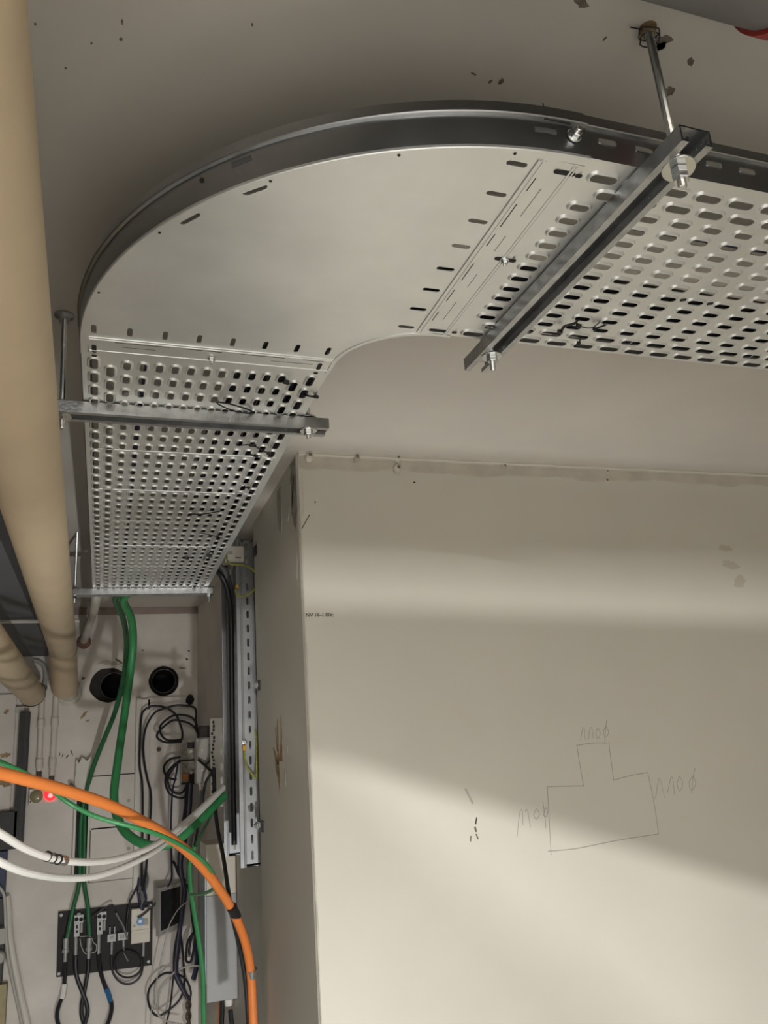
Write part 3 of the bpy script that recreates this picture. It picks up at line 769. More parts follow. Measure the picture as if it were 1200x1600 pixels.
# small pipes at the left rear
tag(obj('thin_pipe', T([aZ(-40, 972, 2.172), aZ(124, 970, 2.172)], 0.0075, 12), M_['palecable'], smooth=True), 'thin pale pipe crossing under the grey soffit behind the beige pipe', 'pipe')
t = thing('conduit', 'grey steel conduit, left of the pair above the indicator lamps', 'conduit')
Yc = WB - 0.018
P = [aY(51, 1032, Yc), aY(60, 1034, Yc), aY(69, 1042, Yc), aY(71, 1060, Yc), aY(67, 1085, Yc)]
obj('bend_tube', T(smooth_path(P, 8), 0.011, 12), M_['greyp'], t, smooth=True)
def conduit_drop(t, x0, y0, x1, y1, cps):
    a, b = aY(x0, y0, Yc), aY(x1, y1, Yc)
    obj('tube', T([a, b], 0.0135, 14), M_['rear'], t, smooth=True)
    for y in cps:
        k = (y - y0) / (y1 - y0); c = a.lerp(b, k); dz = (b - a).normalized()
        bm = bmesh.new(); lathe(bm, [(0.0135, -.026), (0.018, -.018), (0.018, .018), (0.0135, .026)], c, dz, 16); obj('coupling', bm, M_['rear'], t, smooth=True)
    obj('worn_end', T([b, b + (b - a).normalized() * 0.045], 0.0125, 12), M_['rust'], t, smooth=True)
conduit_drop(t, 66, 1078, 61, 1205, (1131, 1193))
bm = bmesh.new(); q = aY(67, 1075, Yc); lathe(bm, [(.018, -.012), (.02, 0), (.018, .012)], q, (0, 0, 1), 16); obj('union', bm, mat('slate union', (0.12, 0.13, 0.14), 0.5), t)
t = thing('conduit', 'grey steel conduit, right of the pair, ending over the red lamp', 'conduit')
conduit_drop(t, 88, 1082, 81, 1212, (1129, 1192))
tag(obj('plastic_conduit', T(smooth_path([aZ(152, 918, TZ + .02), aZ(150, 935, TZ + .012), aY(144, 962, 3.9), aY(136, 985, 4.2), aY(131, 1001, WB + .01)], 8), 0.0195, 14), M_['whitep'], smooth=True), 'pale plastic conduit sloping from the left tray end into a reddish wall hole', 'conduit')
bm = bmesh.new(); q = aY(131, 1003, WB); lathe(bm, [(0.036, 0), (0.033, .004), (0.02, .005)], q, (0, -1, 0), 24); obj('reddish_hole_rim', bm, mat('reddish plaster', (0.22, 0.12, 0.10), 0.9, noise=0.3, nscale=40), rear)
# sleeves in the two big holes
for (h, r_out, r_in, lab, off) in ((H1, 0.094, 0.066, 'black pipe sleeve in the left core hole behind the green cables', (0.026, -0.004)), (H2, 0.079, 0.060, 'black pipe sleeve in the right core hole above the grey junction boxes', (0, 0.002))):
    t = thing('pipe_sleeve', lab, 'sleeve')
    c = Vector((h.x, WB + 0.004, h.z))
    bm = bmesh.new(); tube(bm, [c, c + Vector((0, .30, 0))], r_out, 36, cap=False); f = bm.verts; obj('bore', bm, M_['hole'], t, smooth=True)
    bm = bmesh.new(); lathe(bm, [(r_out, 0), (r_out, .01)], c + Vector((0, .28, 0)), (0, 1, 0), 36); obj('dark_end', bm, M_['hole'], t)  # closed end coloured black as the unlit depth
    c2 = c + Vector((off[0], 0.016, off[1]))
    obj('inner_rim', T([c2 + Vector((r_in * math.cos(a), 0, r_in * math.sin(a))) for a in [2 * math.pi * i / 40 for i in range(40)]], 0.0016, 6, closed=True), mat('grey rim', (.10, .10, .105), .4), t)
    bm = bmesh.new()
    ra = [bm.verts.new(c + Vector((r_out * .99 * math.cos(a), .012, r_out * .99 * math.sin(a)))) for a in [2 * math.pi * i / 40 for i in range(40)]]
    rb = [bm.verts.new(c2 + Vector((r_in * math.cos(a), .02, r_in * math.sin(a)))) for a in [2 * math.pi * i / 40 for i in range(40)]]
    rc = [bm.verts.new(c2 + Vector((r_in * math.cos(a), .25, r_in * math.sin(a)))) for a in [2 * math.pi * i / 40 for i in range(40)]]
    for A_, B_ in ((ra, rb), (rb, rc)):
        for k in range(40): bm.faces.new((A_[k], A_[(k + 1) % 40], B_[(k + 1) % 40], B_[k]))
    obj('mortar_ring', bm, M_['brownrim'], t, smooth=True)

# ------------------------------------------------------------------ vertical tray in the recess
RX, RYA, RYB = 0.498, 2.862, 3.262
ris = thing('vertical_cable_tray', 'vertical galvanised tray with slotted side rails beside the pier corner', 'cable tray')
zt, zl = 2.39, aY(382, 1356, RYA).z
bm = bmesh.new()
for i in range(8):
    sheet(bm, lambda u, v, w_: Vector((RX - w_, RYA + v, u)), zl, zt, i * 0.05, (i + 1) * 0.05, [zl + 0.03 + 0.05 * k for k in range(40)], 0.013, 0.0055, 0.0, 0.0)
bmesh.ops.remove_doubles(bm, verts=bm.verts, dist=1e-6)
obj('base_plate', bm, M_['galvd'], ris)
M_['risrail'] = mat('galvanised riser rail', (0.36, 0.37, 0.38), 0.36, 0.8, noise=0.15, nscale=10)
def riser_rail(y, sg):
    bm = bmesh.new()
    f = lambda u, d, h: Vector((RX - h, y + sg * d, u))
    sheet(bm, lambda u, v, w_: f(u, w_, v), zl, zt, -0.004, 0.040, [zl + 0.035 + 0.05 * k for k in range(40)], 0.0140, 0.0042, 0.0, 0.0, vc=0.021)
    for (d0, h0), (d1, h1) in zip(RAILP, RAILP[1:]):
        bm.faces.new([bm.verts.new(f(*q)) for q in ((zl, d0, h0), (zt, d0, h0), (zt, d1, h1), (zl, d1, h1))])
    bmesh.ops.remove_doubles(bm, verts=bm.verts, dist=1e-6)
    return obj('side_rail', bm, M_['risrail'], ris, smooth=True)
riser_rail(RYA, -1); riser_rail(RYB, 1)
def wallbracket(y, lab):
    z = aX(408, y, 0.495).z
    t = thing('strut_bracket', lab, 'bracket')
    obj('strut_end', B((0.4870, 2.735, z - 0.017), (0.5005, 2.775, z + 0.017), bev=0.002), M_['black'], t)
    q = aY(401, y, 2.745)
    bm = bmesh.new(); lathe(bm, [(0.0125, 0), (0.0125, .003), (.008, .004), (.008, .010), (.0045, .011), (.0045, .017)], q + Vector((.004, .006, 0)), (-0.6, -.8, 0), 6)
    obj('bolt', bm, M_['zincd'], t)
    return t
wallbracket(850, 'topmost black strut end on the right of the vertical tray')
wallbracket(1070, 'middle black strut end with bright bolt beside the vertical tray')
wallbracket(1290, 'lowest black strut end with bright bolt near the bottom of the vertical tray')
# small white junction box on the riser with its earth wire
jb = thing('junction_box', 'small pale junction box clipped on top of the vertical tray, under the tray edge', 'box')
a, b = aY(351, 878, 2.845), aY(380, 855, 2.845)
obj('body', B((a.x, 2.828, a.z), (b.x, 2.855, b.z), bev=0.003), M_['whitep'], jb)
obj('grey_label', B((a.x + 0.010, 2.8265, a.z + 0.024), (a.x + 0.026, 2.829, a.z + 0.036)), M_['greyp'], jb)
obj('dark_print', B((a.x + 0.036, 2.8268, a.z + 0.010), (a.x + 0.056, 2.829, a.z + 0.013)), M_['ink'], jb)
def at(pts, n=6):
    return smooth_path([p if isinstance(p, Vector) else aY(*p) for p in pts], n)
def cable(name, label, pts, r, m, cat='cable', grp=None, seg=10, n=6):
    return tag(obj(name, T(at(pts, n), r, seg), M_[m], smooth=True), label, cat, grp)
def cpart(name, parent, pts, r, m, seg=8, n=6):
    return obj(name, T(at(pts, n), r, seg), M_[m], parent, smooth=True)
ew = thing('earth_wire', 'looped yellow green earth wire hanging from the small box on the vertical tray', 'wire')
cpart('wire', ew, [(354, 862, 2.82), (355, 876, 2.815), (362, 882, 2.81), (380, 883, 2.80), (395, 890, 2.79), (402, 904, 2.79), (398, 920, 2.79), (386, 930, 2.80), (372, 931, 2.82), (368, 922, 2.83), (371, 916, 2.84)], 0.0031, 'yg')
cpart('lug', ew, [(369, 918, 2.838), (372, 915, 2.838)], 0.006, 'yellow'); cpart('terminal', ew, [(372, 915, 2.838), (378, 909, 2.85)], 0.004, 'zinc')
ew = thing('earth_wire', 'yellow green earth wire with yellow lug halfway down the vertical tray', 'wire')
cpart('wire', ew, [(382, 1174, 2.845), (383, 1186, 2.84), (387, 1200, 2.835), (395, 1211, 2.83), (400, 1216, 2.83), (401, 1195, 2.84), (401, 1165, 2.85), (399, 1140, 2.855)], 0.0032, 'yg')
cpart('lug', ew, [(381.5, 1165, 2.848), (382, 1173, 2.846)], 0.0062, 'yellow')
bm = bmesh.new(); q = aY(382, 1160, 2.858); lathe(bm, [(.009, 0), (.009, .004), (.005, .005), (.005, .010)], q, (0, -1, 0), 12); obj('terminal', bm, M_['zinc'], ew)
# cables curving from the tray end down inside the vertical tray
cable('riser_cable', 'grey cable curving from the left tray end down into the vertical tray', [(318, 872, 3.02), (336, 882, 3.06), (350, 893, 3.08), (358, 915, 3.10), (360, 950, 3.12), (360, 1100, 3.14), (364, 1300, 3.16)], 0.014, 'greycable')
cable('riser_cable', 'black cable under the grey one, curving into the vertical tray', [(312, 874, 2.98), (332, 887, 3.00), (347, 902, 3.03), (357, 930, 3.04), (361, 980, 3.05), (363, 1150, 3.06), (366, 1320, 3.06)], 0.010, 'blackcable')

# ------------------------------------------------------------------ grey metal box in the recess
gb = thing('metal_box', 'tall grey zinc trunking box on the recess wall behind the orange conduit', 'box')
YB = 3.42
a, b = aY(323, 1568, YB), aY(372, 1560, YB)
ztop = aY(345, 1318, YB).z; zlid = aY(345, 1398, YB).z
bm = bmesh.new(); boxmm(bm, (a.x, YB, a.z), (b.x, YB + 0.22, zlid), 0.002); obj('body', bm, M_['box'], gb)
bm = bmesh.new(); boxmm(bm, (a.x + 0.001, YB + 0.002, zlid), (b.x - 0.001, YB + 0.22, ztop), 0.002); obj('upper_body', bm, M_['cream'], gb)
obj('side_plate', B((a.x - 0.003, YB + 0.012, a.z + 0.06), (a.x + 0.0002, YB + 0.21, zlid + 0.1)), M_['boxside'], gb)
bm = bmesh.new(); q = aY(357, 1566, YB + .06); lathe(bm, [(.020, 0), (.020, .012), (.016, .014), (.016, .026), (.013, .034)], (q.x, YB + .06, a.z), (0, 0, -1), 10); obj('cable_gland', bm, M_['white'], gb)
cable('drop_cable', 'black cable hanging from the underside of the grey metal box, left of its gland', [(347, 1562, YB + .06), (347, 1580, YB + .06), (346, 1605, YB + .06), (345, 1660, YB + .06)], 0.0095, 'blackcable')
cable('drop_cable', 'black cable leaving the white gland under the grey metal box', [(360, 1578, YB + .06), (361, 1590, YB + .06), (363, 1610, YB + .06), (365, 1660, YB + .06)], 0.009, 'blackcable')
cable('drop_cable', 'thin orange wire beside the black cable under the grey metal box', [(343, 1566, YB + .10), (342, 1590, YB + .10), (342, 1650, YB + .10)], 0.004, 'orange')

# ------------------------------------------------------------------ big cables in front
oc = thing('orange_conduit', 'thick orange conduit sweeping from the left edge down past the pier corner', 'conduit')
OP = [(-60, 1194, 1.82), (0, 1208, 1.9), (55, 1222, 1.97), (105, 1236, 2.05), (175, 1260, 2.17), (250, 1299, 2.32), (300, 1337, 2.46), (340, 1385, 2.57), (367, 1430, 2.62), (384, 1475, 2.68), (392, 1522, 2.72), (396, 1600, 2.74), (399, 1680, 2.75)]
P = at(OP, 8); obj('tube', T(P, 0.0133, 16), M_['orange'], oc, smooth=True)
def band(pts, r, m, parent, name): obj(name, T([aY(*p) for p in pts], r, 18), M_[m], parent, smooth=False)
band([(362, 1417, 2.598), (369, 1432, 2.627)], 0.0152, 'black', oc, 'tape')
band([(394.2, 1514, 2.712), (394.8, 1526, 2.722)], 0.0152, 'zinc', oc, 'ring')
cable('black_cable', 'black cable taped to the orange conduit, running down along it', [(334, 1200, 3.05), (338, 1280, 3.0), (349, 1340, 2.85), (357, 1395, 2.64), (361, 1424, 2.62), (372, 1470, 2.70), (383, 1530, 2.74), (388, 1600, 2.76), (391, 1680, 2.77)], 0.0068, 'blackcable')
wc = thing('white_cable', 'upper white cable with a metal coupling, sagging across the lower left', 'cable')
cpart('sheath', wc, [(-60, 1268, 1.8), (0, 1302, 1.9), (40, 1326, 2.0), (90, 1343, 2.12), (145, 1347, 2.25), (195, 1339, 2.4), (245, 1318, 2.55), (295, 1280, 2.75), (349, 1230, 2.97)], 0.0083, 'white', 12)
for x0, y0, x1, y1, k, r in ((74, 1338, 83, 1341, 2.09, .0115), (91, 1343, 102, 1345, 2.13, .0115), (83, 1341, 91, 1343, 2.11, .0075)):
    obj('coupling', T([aY(x0, y0, k), aY(x1, y1, k + .02)], r, 8 if r > .01 else 12), M_['zinc'], wc)
for x, y, k in ((83, 1341, 2.104), (91, 1343, 2.121), (74, 1338, 2.085)):
    obj('coupling_gap', T([aY(x - .8, y - .2, k), aY(x + .8, y + .2, k + .003)], .0117, 12), M_['dark'], wc)
cable('white_cable', 'lower plain white cable sagging across the lower left', [(-60, 1312, 1.85), (0, 1347, 1.95), (45, 1364, 2.05), (100, 1372, 2.2), (150, 1369, 2.33), (200, 1352, 2.47), (245, 1328, 2.61), (275, 1303, 2.74), (300, 1281, 2.85), (349, 1232, 3.04)], 0.0083, 'white', seg=12)
cable('green_cable', 'thick bright green cable dropping from the left tray, looping up to the vertical tray', [Vector((0.11, 2.85, 2.245)), Vector((0.11, 2.99, 2.246)), (193, 936, 3.13), (205, 966, 3.3), (208, 1003, 3.42), (203, 1055, 3.45), (194, 1120, 3.4), (184, 1190, 3.3), (178, 1245, 3.2), (186, 1284, 3.1), (206, 1309, 3.0), (240, 1322, 2.92), (276, 1313, 2.9), (312, 1281, 2.95), (350, 1243, 3.05)], 0.0152, 'green', seg=14)
G1 = [(180, 936, 3.16), (192, 968, 3.5), (197, 1003, 3.8), (193, 1055, 4.0), (180, 1110, 4.15), (160, 1160, 4.25), (143, 1205, 4.31), (132, 1250, 4.36)]
cable('green_cable', 'deep green cable from the white wall channel to the left fitting of the black panel', [Vector((0.06, 2.85, 2.243)), Vector((0.06, 2.99, 2.244))] + G1 + [(126, 1290, 4.375), (124, 1375, 4.365), (114, 1420, 4.35), (105, 1467, 4.345)], 0.0098, 'green2', seg=12)
cable('green_cable', 'deep green cable from the white wall channel to the slim fitting between silver connectors', [Vector((0.085, 2.85, 2.243)), Vector((0.085, 2.99, 2.244))] + [(x + 1.5, y - 1, Y + .025) for x, y, Y in G1] + [(132.5, 1290, 4.372), (131.5, 1375, 4.362), (137, 1415, 4.35), (140, 1462, 4.345)], 0.0098, 'green2', seg=12)
cable('thin_green_cable', 'thin bright green cable following the orange conduit and curling back at the grey box', [(-60, 1160, 1.92), (0, 1190, 1.98), (40, 1209, 2.05), (75, 1231, 2.12), (110, 1256, 2.16), (150, 1276, 2.16), (200, 1290, 2.17), (250, 1305, 2.22), (295, 1328, 2.35), (325, 1353, 2.47), (336, 1375, 2.62), (333, 1389, 2.8), (318, 1396, 3.0), (298, 1398, 3.2)], 0.0056, 'green')
cable('thin_green_cable', 'thin bright green cable hanging down along the left side of the grey metal box', [(305, 1322, 3.35), (297, 1345, 3.36), (298, 1385, 3.36), (303, 1420, 3.36), (311, 1470, 3.36), (317, 1520, 3.36), (318, 1570, 3.36), (319, 1640, 3.36)], 0.0095, 'green')
cable('thin_green_cable', 'thin dull green cable slanting down from the vertical tray to the hanging green one', [(346, 1250, 3.1), (330, 1275, 3.2), (315, 1302, 3.3), (304, 1326, 3.37), (299, 1350, 3.39)], 0.005, 'green2')

# ------------------------------------------------------------------ things on the rear wall
def wbox(name, x0, y0, x1, y1, d0, d1, m, parent, bev=0.002):
    """x0,y0 top left .. x1,y1 bottom right on the wall; stands off the wall from d1 to d0"""
    a, b = aY(x0, y0, WB - d0), aY(x1, y1, WB - d0)
    return obj(name, B((a.x, WB - d0, b.z), (b.x, WB - d1, a.z), bev=bev), M_[m], parent)
def disc(name, x, y, d, r, th, m, parent, seg=20, dome=False):
    q = aY(x, y, WB - d); bm = bmesh.new()
    prof = [(r, 0), (r, th), (r * .8, th * 1.6), (r * .4, th * 2.1)] if dome else [(r, 0), (r, th)]
    lathe(bm, prof, q, (0, -1, 0), seg); return obj(name, bm, M_[m], parent, smooth=dome)
t = thing('indicator_lamp', 'square grey indicator box with unlit olive lens on the rear wall', 'lamp')
wbox('box', 46, 1233, 68, 1257, .040, 0, 'whitep', t); disc('lens', 57, 1244.5, .041, .029, .006, 'lens', t, dome=True)
disc('screw', 47.5, 1253, .040, .003, .002, 'dark', t, 10)
t = thing('indicator_lamp', 'square grey indicator box with glowing red lens, partly behind the orange conduit', 'lamp')
wbox('box', 69.2, 1231, 92, 1254, .040, 0, 'whitep', t); disc('lens', 79, 1241, .041, .029, .006, 'redlit', t, dome=True); disc('bulb', 78.5, 1243, .054, .010, .004, 'hot', t, dome=True)
# white wall channel
t = thing('wall_channel', 'open white plastic wall channel holding the deep green cables', 'channel')
def vbox(name, x0, y0, x1, y1, d0, d1, m, parent):
    return wbox(name, x0, y0, x1, y1, d0, d1, m, parent, 0.001)
a = aY(117, 1250, WB); b = aY(141, 1250, WB); z0 = aY(128, 1376, WB).z; z1 = aY(128, 1188, WB).z
obj('back', B((a.x, WB - .006, z0), (b.x, WB, z1)), M_['brownrim'], t)
obj('flange', B((a.x, WB - .05, z0), (a.x + .010, WB - .001, z1)), M_['whitep'], t); obj('flange', B((b.x - .006, WB - .05, z0), (b.x, WB - .001, z1)), M_['whitep'], t)
obj('torn_cover', flat_shape('torn_cover', [(a.x - .002, aY(128, 1248, WB).z), (b.x + .002, aY(128, 1252, WB).z), (b.x + .002, z1 + .02), (b.x - .02, z1 - .005), (a.x + .03, z1 + .012), (a.x + .006, z1 - .02), (a.x + .010, z1 - .05), (a.x - .002, z1 - .07)], [], .003, lambda u, v, w_: Vector((u, WB - .052 + w_, v)), M_['whitep']).data, None, t) if False else flat_shape('torn_cover', [(a.x - .002, aY(128, 1248, WB).z), (b.x + .002, aY(128, 1252, WB).z), (b.x + .002, z1 + .02), (b.x - .02, z1 - .005), (a.x + .03, z1 + .012), (a.x + .006, z1 - .02), (a.x + .010, z1 - .05), (a.x - .002, z1 - .07)], [], .003, lambda u, v, w_: Vector((u, WB - .052 + w_, v)), M_['whitep'], t)
cable('cut_pipe_stub', 'short grey stub poking out beside the torn top of the white wall channel', [(110, 1226, 4.36), (116, 1233, 4.33), (121, 1241, 4.29)], 0.010, 'greycable', cat='stub')
# hatches
for (y0, y1, ys, lab) in ((1214, 1291, 1251, 'upper cream wall hatch plate behind the green cable loop'), (1294, 1371, 1326, 'lower cream wall hatch plate behind the white cables')):
    t = thing('hatch_plate', lab, 'hatch')
    wbox('plate', 142, y0, 212, y1, .012, 0, 'rear', t); disc('screw', 201, ys, .013, .008, .002, 'greyp', t, 12)
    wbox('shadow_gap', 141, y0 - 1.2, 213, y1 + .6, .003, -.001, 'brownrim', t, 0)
# backing frame for the junction boxes
t = thing('backing_frame', 'shallow cream mounting frame on the rear wall under the right core hole', 'frame')
wbox('stile', 215, 1093, 231, 1388, .03, 0, 'rear', t); wbox('rail', 231, 1090.5, 300, 1106, .03, 0, 'rear', t)
wbox('edge_strip', 213.5, 1091, 216, 1390, .045, 0, 'whitep', t)
disc('screw', 248, 1171, .002, .011, .004, 'rust', t, 14)
# black lump standing for the plug
tag(lump('hole_lump', aY(297, 1093, 4.36), (.022, .03, .028), M_['hole'], None, 9), 'black lump standing for the plug at the top right corner of the cream mounting frame', 'opening')  # black lump stands in for a dark hole
a, b = aY(312, 1134, 3.72), aY(320, 1153, 3.72)
tag(obj('dark_cover', B((a.x, 3.72, b.z + .004), (0.4935, 3.76, a.z), bev=.002), M_['brownrim']), 'small dark brown cover plate above the grey junction box', 'cover')
# clear terminal boxes
for (y0, y1, lab, cu) in ((1157, 1188, 'upper clear terminal box left of the grey junction box', 0), (1190, 1224, 'lower clear terminal box with a copper block inside', 1)):
    t = thing('terminal_box', lab, 'box')
    wbox('housing', 283, y0, 305, y1, .055, 0.0, 'clear', t)
    for k in (0, 1): wbox('edge', 282.6 + k * 21.6, y0 - .4, 284 + k * 21.6, y1 + .4, .062, .05, 'pale' if not k else 'brownrim', t, 0)  # edges coloured as lit at left and top, shaded at right and bottom
    wbox('edge', 283, y0 - .6, 305, y0 + .6, .062, .05, 'pale', t, 0); wbox('edge', 283, y1 - .6, 305, y1 + .6, .062, .05, 'brownrim', t, 0)
    if cu:
        wbox('copper_block', 285, 1209, 295, 1220, .064, .05, 'copper', t); wbox('dark_block', 296, 1209, 304, 1221, .063, .05, 'brownrim', t)
    else:
        wbox('dark_block', 293, 1160, 304, 1169, .063, .05, 'brownrim', t)
    disc('screw', 298.5, y0 + 17, .060, .008, .003, 'cream', t, 12)
t = thing('junction_box', 'tall plain grey junction box beside the clear terminal boxes', 'box')
YJ = 3.70
def rx(y): return 0.535 - 0.0453 * (y - 2.8)
a, b = aY(306.5, 1154, YJ), aY(329, 1223, YJ)
obj('body', B((a.x, YJ, b.z), (rx(YJ) + .002, YJ + .08, a.z), bev=.004), M_['greyp'], t)
for y in (1172, 1189, 1203):
    q = aY(316, y, YJ - .0005); bm = bmesh.new(); lathe(bm, [(.006, 0), (.005, .003)], q, (0, -1, 0), 12); obj('screw', bm, M_['cream'], t)
q = aY(314, 1223, YJ + .03); bm = bmesh.new(); lathe(bm, [(.011, 0), (.011, .012), (.009, .014), (.009, .03)], q, (0, 0, -1), 12); obj('gland', bm, M_['cream'], t)
t = thing('terminal_strip', 'pale perforated terminal strip running up the recess wall', 'strip')
a, b = aY(329.5, 1262, 3.62), aY(338, 1122, 3.62)
obj('strip', B((a.x, 3.62, a.z), (0.499, 3.65, b.z), bev=.002), M_['whitep'], t)
rnd = random.Random(5)
for i in range(22):
    y = 1128 + i * 6; x = 331.2 + rnd.random() * 3.5
    q = aY(x, y, 3.618); obj('cavity', B((q.x - .004, 3.6165, q.z - .004 - .004 * rnd.random()), (q.x + .004, 3.621, q.z + .005)), M_['ink'], t)
# black cables around the boxes
def wire(label, pts, m='blackcable', r=0.0055, dY=0.0, grp=None, name='loose_cable'):
    return cable(name, label, [(p[0], p[1], p[2] if len(p) > 2 else 4.34 + dY) for p in pts], r, m, grp=grp, seg=8)
wire('black cable arching over the mounting frame, then down its left edge', [(284, 1156), (285, 1145), (281, 1130), (274, 1116), (260, 1106), (246, 1103), (235, 1104), (225, 1110), (221, 1120), (219, 1147), (218, 1185), (219, 1204), (222, 1222), (223, 1260), (222, 1330), (221, 1385)], dY=-.01)
wire('black cable from the frame corner, sweeping left and down inside the frame', [(306, 1140), (306, 1125), (306, 1110), (300, 1104), (277, 1102), (260, 1106), (244, 1112), (234, 1124), (227, 1140), (224, 1160), (224, 1175), (226, 1195), (231, 1220), (235, 1235), (236, 1260), (233, 1300), (227, 1370), (222, 1392)], dY=-.025)
wire('outer black cable loop above the clear terminal boxes', [(284, 1156), (265, 1157), (255, 1152), (250, 1142), (252, 1132), (265, 1121), (277, 1117), (295, 1119), (305, 1127), (309, 1142), (310, 1153)], dY=-.04)
wire('inner black cable loop above the clear terminal boxes', [(284, 1159), (260, 1160), (247, 1154), (246, 1146), (254, 1137), (269, 1126), (281, 1126), (295, 1130), (304, 1137), (309, 1147)], dY=-.055)
wire('small black cable loop left of the lower clear terminal box, uppermost', [(282, 1183), (276, 1184), (266, 1186), (257, 1196), (257, 1207), (265, 1216), (276, 1218)], dY=-.01)
wire('widest black cable loop left of the lower clear terminal box', [(282, 1187), (276, 1192), (265, 1202), (259, 1215), (259, 1227), (265, 1240), (277, 1246), (287, 1246), (293, 1236)], dY=-.022)
wire('inner black cable loop left of the lower clear terminal box', [(282, 1189), (275, 1195), (266, 1207), (262, 1220), (267, 1234), (277, 1240), (286, 1237), (292, 1225)], dY=-.034)
wire('straight dark cable dropping left of the clear terminal boxes to the hanging screen', [(278, 1190), (276, 1205), (274, 1216), (269, 1241), (267, 1300), (268, 1350), (268, 1372), (262, 1386)], 'navy', .0045, -.045)
for i, (dx, r, m) in enumerate(((0, .006, 'navy'), (3, .0055, 'blackcable'), (6, .006, 'greycable'), (9, .006, 'navy'))):
    lab = ['navy cable at the left of the bundle under the clear terminal boxes', 'black cable second in the bundle under the clear terminal boxes', 'grey cable third in the bundle under the clear terminal boxes', 'navy cable at the right of the bundle under the clear terminal boxes'][i]
    wire(lab, [(292 + dx * .9, 1224), (290 + dx, 1241), (289 + dx, 1262), (283 + dx, 1305), (279 + dx * .6, 1345), (281 + dx * .5, 1367), (286 + dx * .5, 1385 + dx), (283 + dx * .3, 1427), (279 + dx * .4, 1452), (273 + dx * .7, 1484), (272 + dx * .5, 1518), (277 + dx * .6, 1534), (292 + dx * .3, 1560)], m, r, -.05 - .012 * i)
wire('grey cable below the pale gland of the grey junction box', [(314, 1229, 3.73), (312, 1248, 3.74), (309, 1268, 3.8), (301, 1300, 4.0), (296, 1330, 4.15), (293, 1380, 4.25)], 'greycable', .008)
wire('black cable curving out of the terminal strip toward the bundle', [(334, 1204, 3.60), (327, 1213, 3.60), (321, 1224, 3.62), (318, 1241, 3.65), (316, 1262, 3.75), (308, 1300, 4.0), (300, 1345, 4.2)], r=.006)
wire('short black cable between grey junction box and terminal strip', [(310, 1187, 3.68), (318, 1194, 3.66), (327, 1202, 3.63), (335, 1208, 3.60)], r=.006)
wire('short black wire along the right side of the grey junction box', [(328, 1163, 3.66), (329, 1178, 3.65), (327, 1189, 3.66), (321, 1195, 3.68)], r=.004)
wire('black cable curling right from the bundle past the hanging screen', [(270, 1345), (275, 1354), (280, 1367), (290, 1377), (297, 1395), (300, 1430), (304, 1460)], r=.0065, dY=-.05)
wire('large black cable ring low on the rear wall', [(282, 1457), (286, 1496), (288, 1534), (281, 1561), (261, 1580), (246, 1587), (235, 1576), (231, 1557), (236, 1540), (254, 1522), (273, 1521), (290, 1530), (298, 1549), (296, 1568), (296, 1600)], r=.005, dY=-.03)
wire('thin black cable running straight down past the black ring', [(273, 1484), (271, 1522), (266, 1570), (259, 1605), (255, 1640)], r=.0042, dY=-.02)
wire('small dark coil hanging left of the thin green cable', [(304, 1455), (294, 1470), (291, 1488), (291, 1501), (298, 1502), (303, 1480), (305, 1457), (300, 1463), (296, 1480), (296, 1492)], r=.0055, dY=-.06)
wire('thick navy cable end hanging beside the small dark coil', [(307, 1455), (308, 1480), (307, 1510), (302, 1530)], 'navy', .012, -.03)
wire('thin pale wire slanting across the hanging screen', [(305, 1404), (296, 1407), (280, 1419), (267, 1440), (261, 1457), (252, 1496), (246, 1526), (240, 1561), (235, 1590), (234, 1620)], 'palecable', .0024, -.11)
wire('thick pale wire curling below the hanging screen', [(322, 1511), (300, 1509), (284, 1513), (269, 1522), (250, 1543), (246, 1567), (248, 1586), (265, 1597), (285, 1600)], 'palecable', .0042, -.07)
t = thing('chain', 'short rusty chain hanging at the bottom of the cable bundle', 'chain')
for i in range(7):
    c = aY(294.5, 1562 + i * 8.5, 4.27); k = i % 2
    u = Vector((1, 0, 0)) if k else Vector((0.3, 1, 0)).normalized()
    obj('link', T([c + u * (.011 * math.cos(a)) + Vector((0, 0, .019 * math.sin(a))) for a in [2 * math.pi * j / 14 for j in range(14)]], .0035, 6, closed=True), M_['rust'], t)
# hanging screen
t = thing('hanging_screen', 'dark flat screen with grey frame hanging askew right of the black panel', 'screen')
TL, TR, BL, BR = aY(246, 1388, 4.29), aY(284, 1377, 4.37), aY(246, 1463, 4.29), aY(283, 1446, 4.37)
nrm = (TR - TL).cross(BL - TL).normalized()
if nrm.y > 0: nrm = -nrm
def quad_box(name, c, th, off, m):
    bm = bmesh.new(); f = [bm.verts.new(p + nrm * (off + th)) for p in c]; g = [bm.verts.new(p + nrm * off) for p in c]
    bm.faces.new(f); bm.faces.new(g[::-1])
    for i in range(4): bm.faces.new((f[i], f[(i + 1) % 4], g[(i + 1) % 4], g[i]))
    return obj(name, bm, M_[m], t)
Q = [TL, TR, BR, BL]; cc = sum(Q, Vector()) / 4
inn = [cc + (p - cc) * .82 for p in Q]
quad_box('backing', Q, .012, -.012, 'greyp'); quad_box('glass', inn, .004, .0002, 'glassdark')
for i in range(4): quad_box('frame_bar', [Q[i], Q[(i + 1) % 4], inn[(i + 1) % 4], inn[i]], .009, 0, 'greyp')
obj('reflection_bar', T([cc + (TL - cc) * .6 + (BL - TL) * .18, cc + (TR - cc) * .75 + (BR - TR) * .05], .003, 6), M_['greycable'], t)

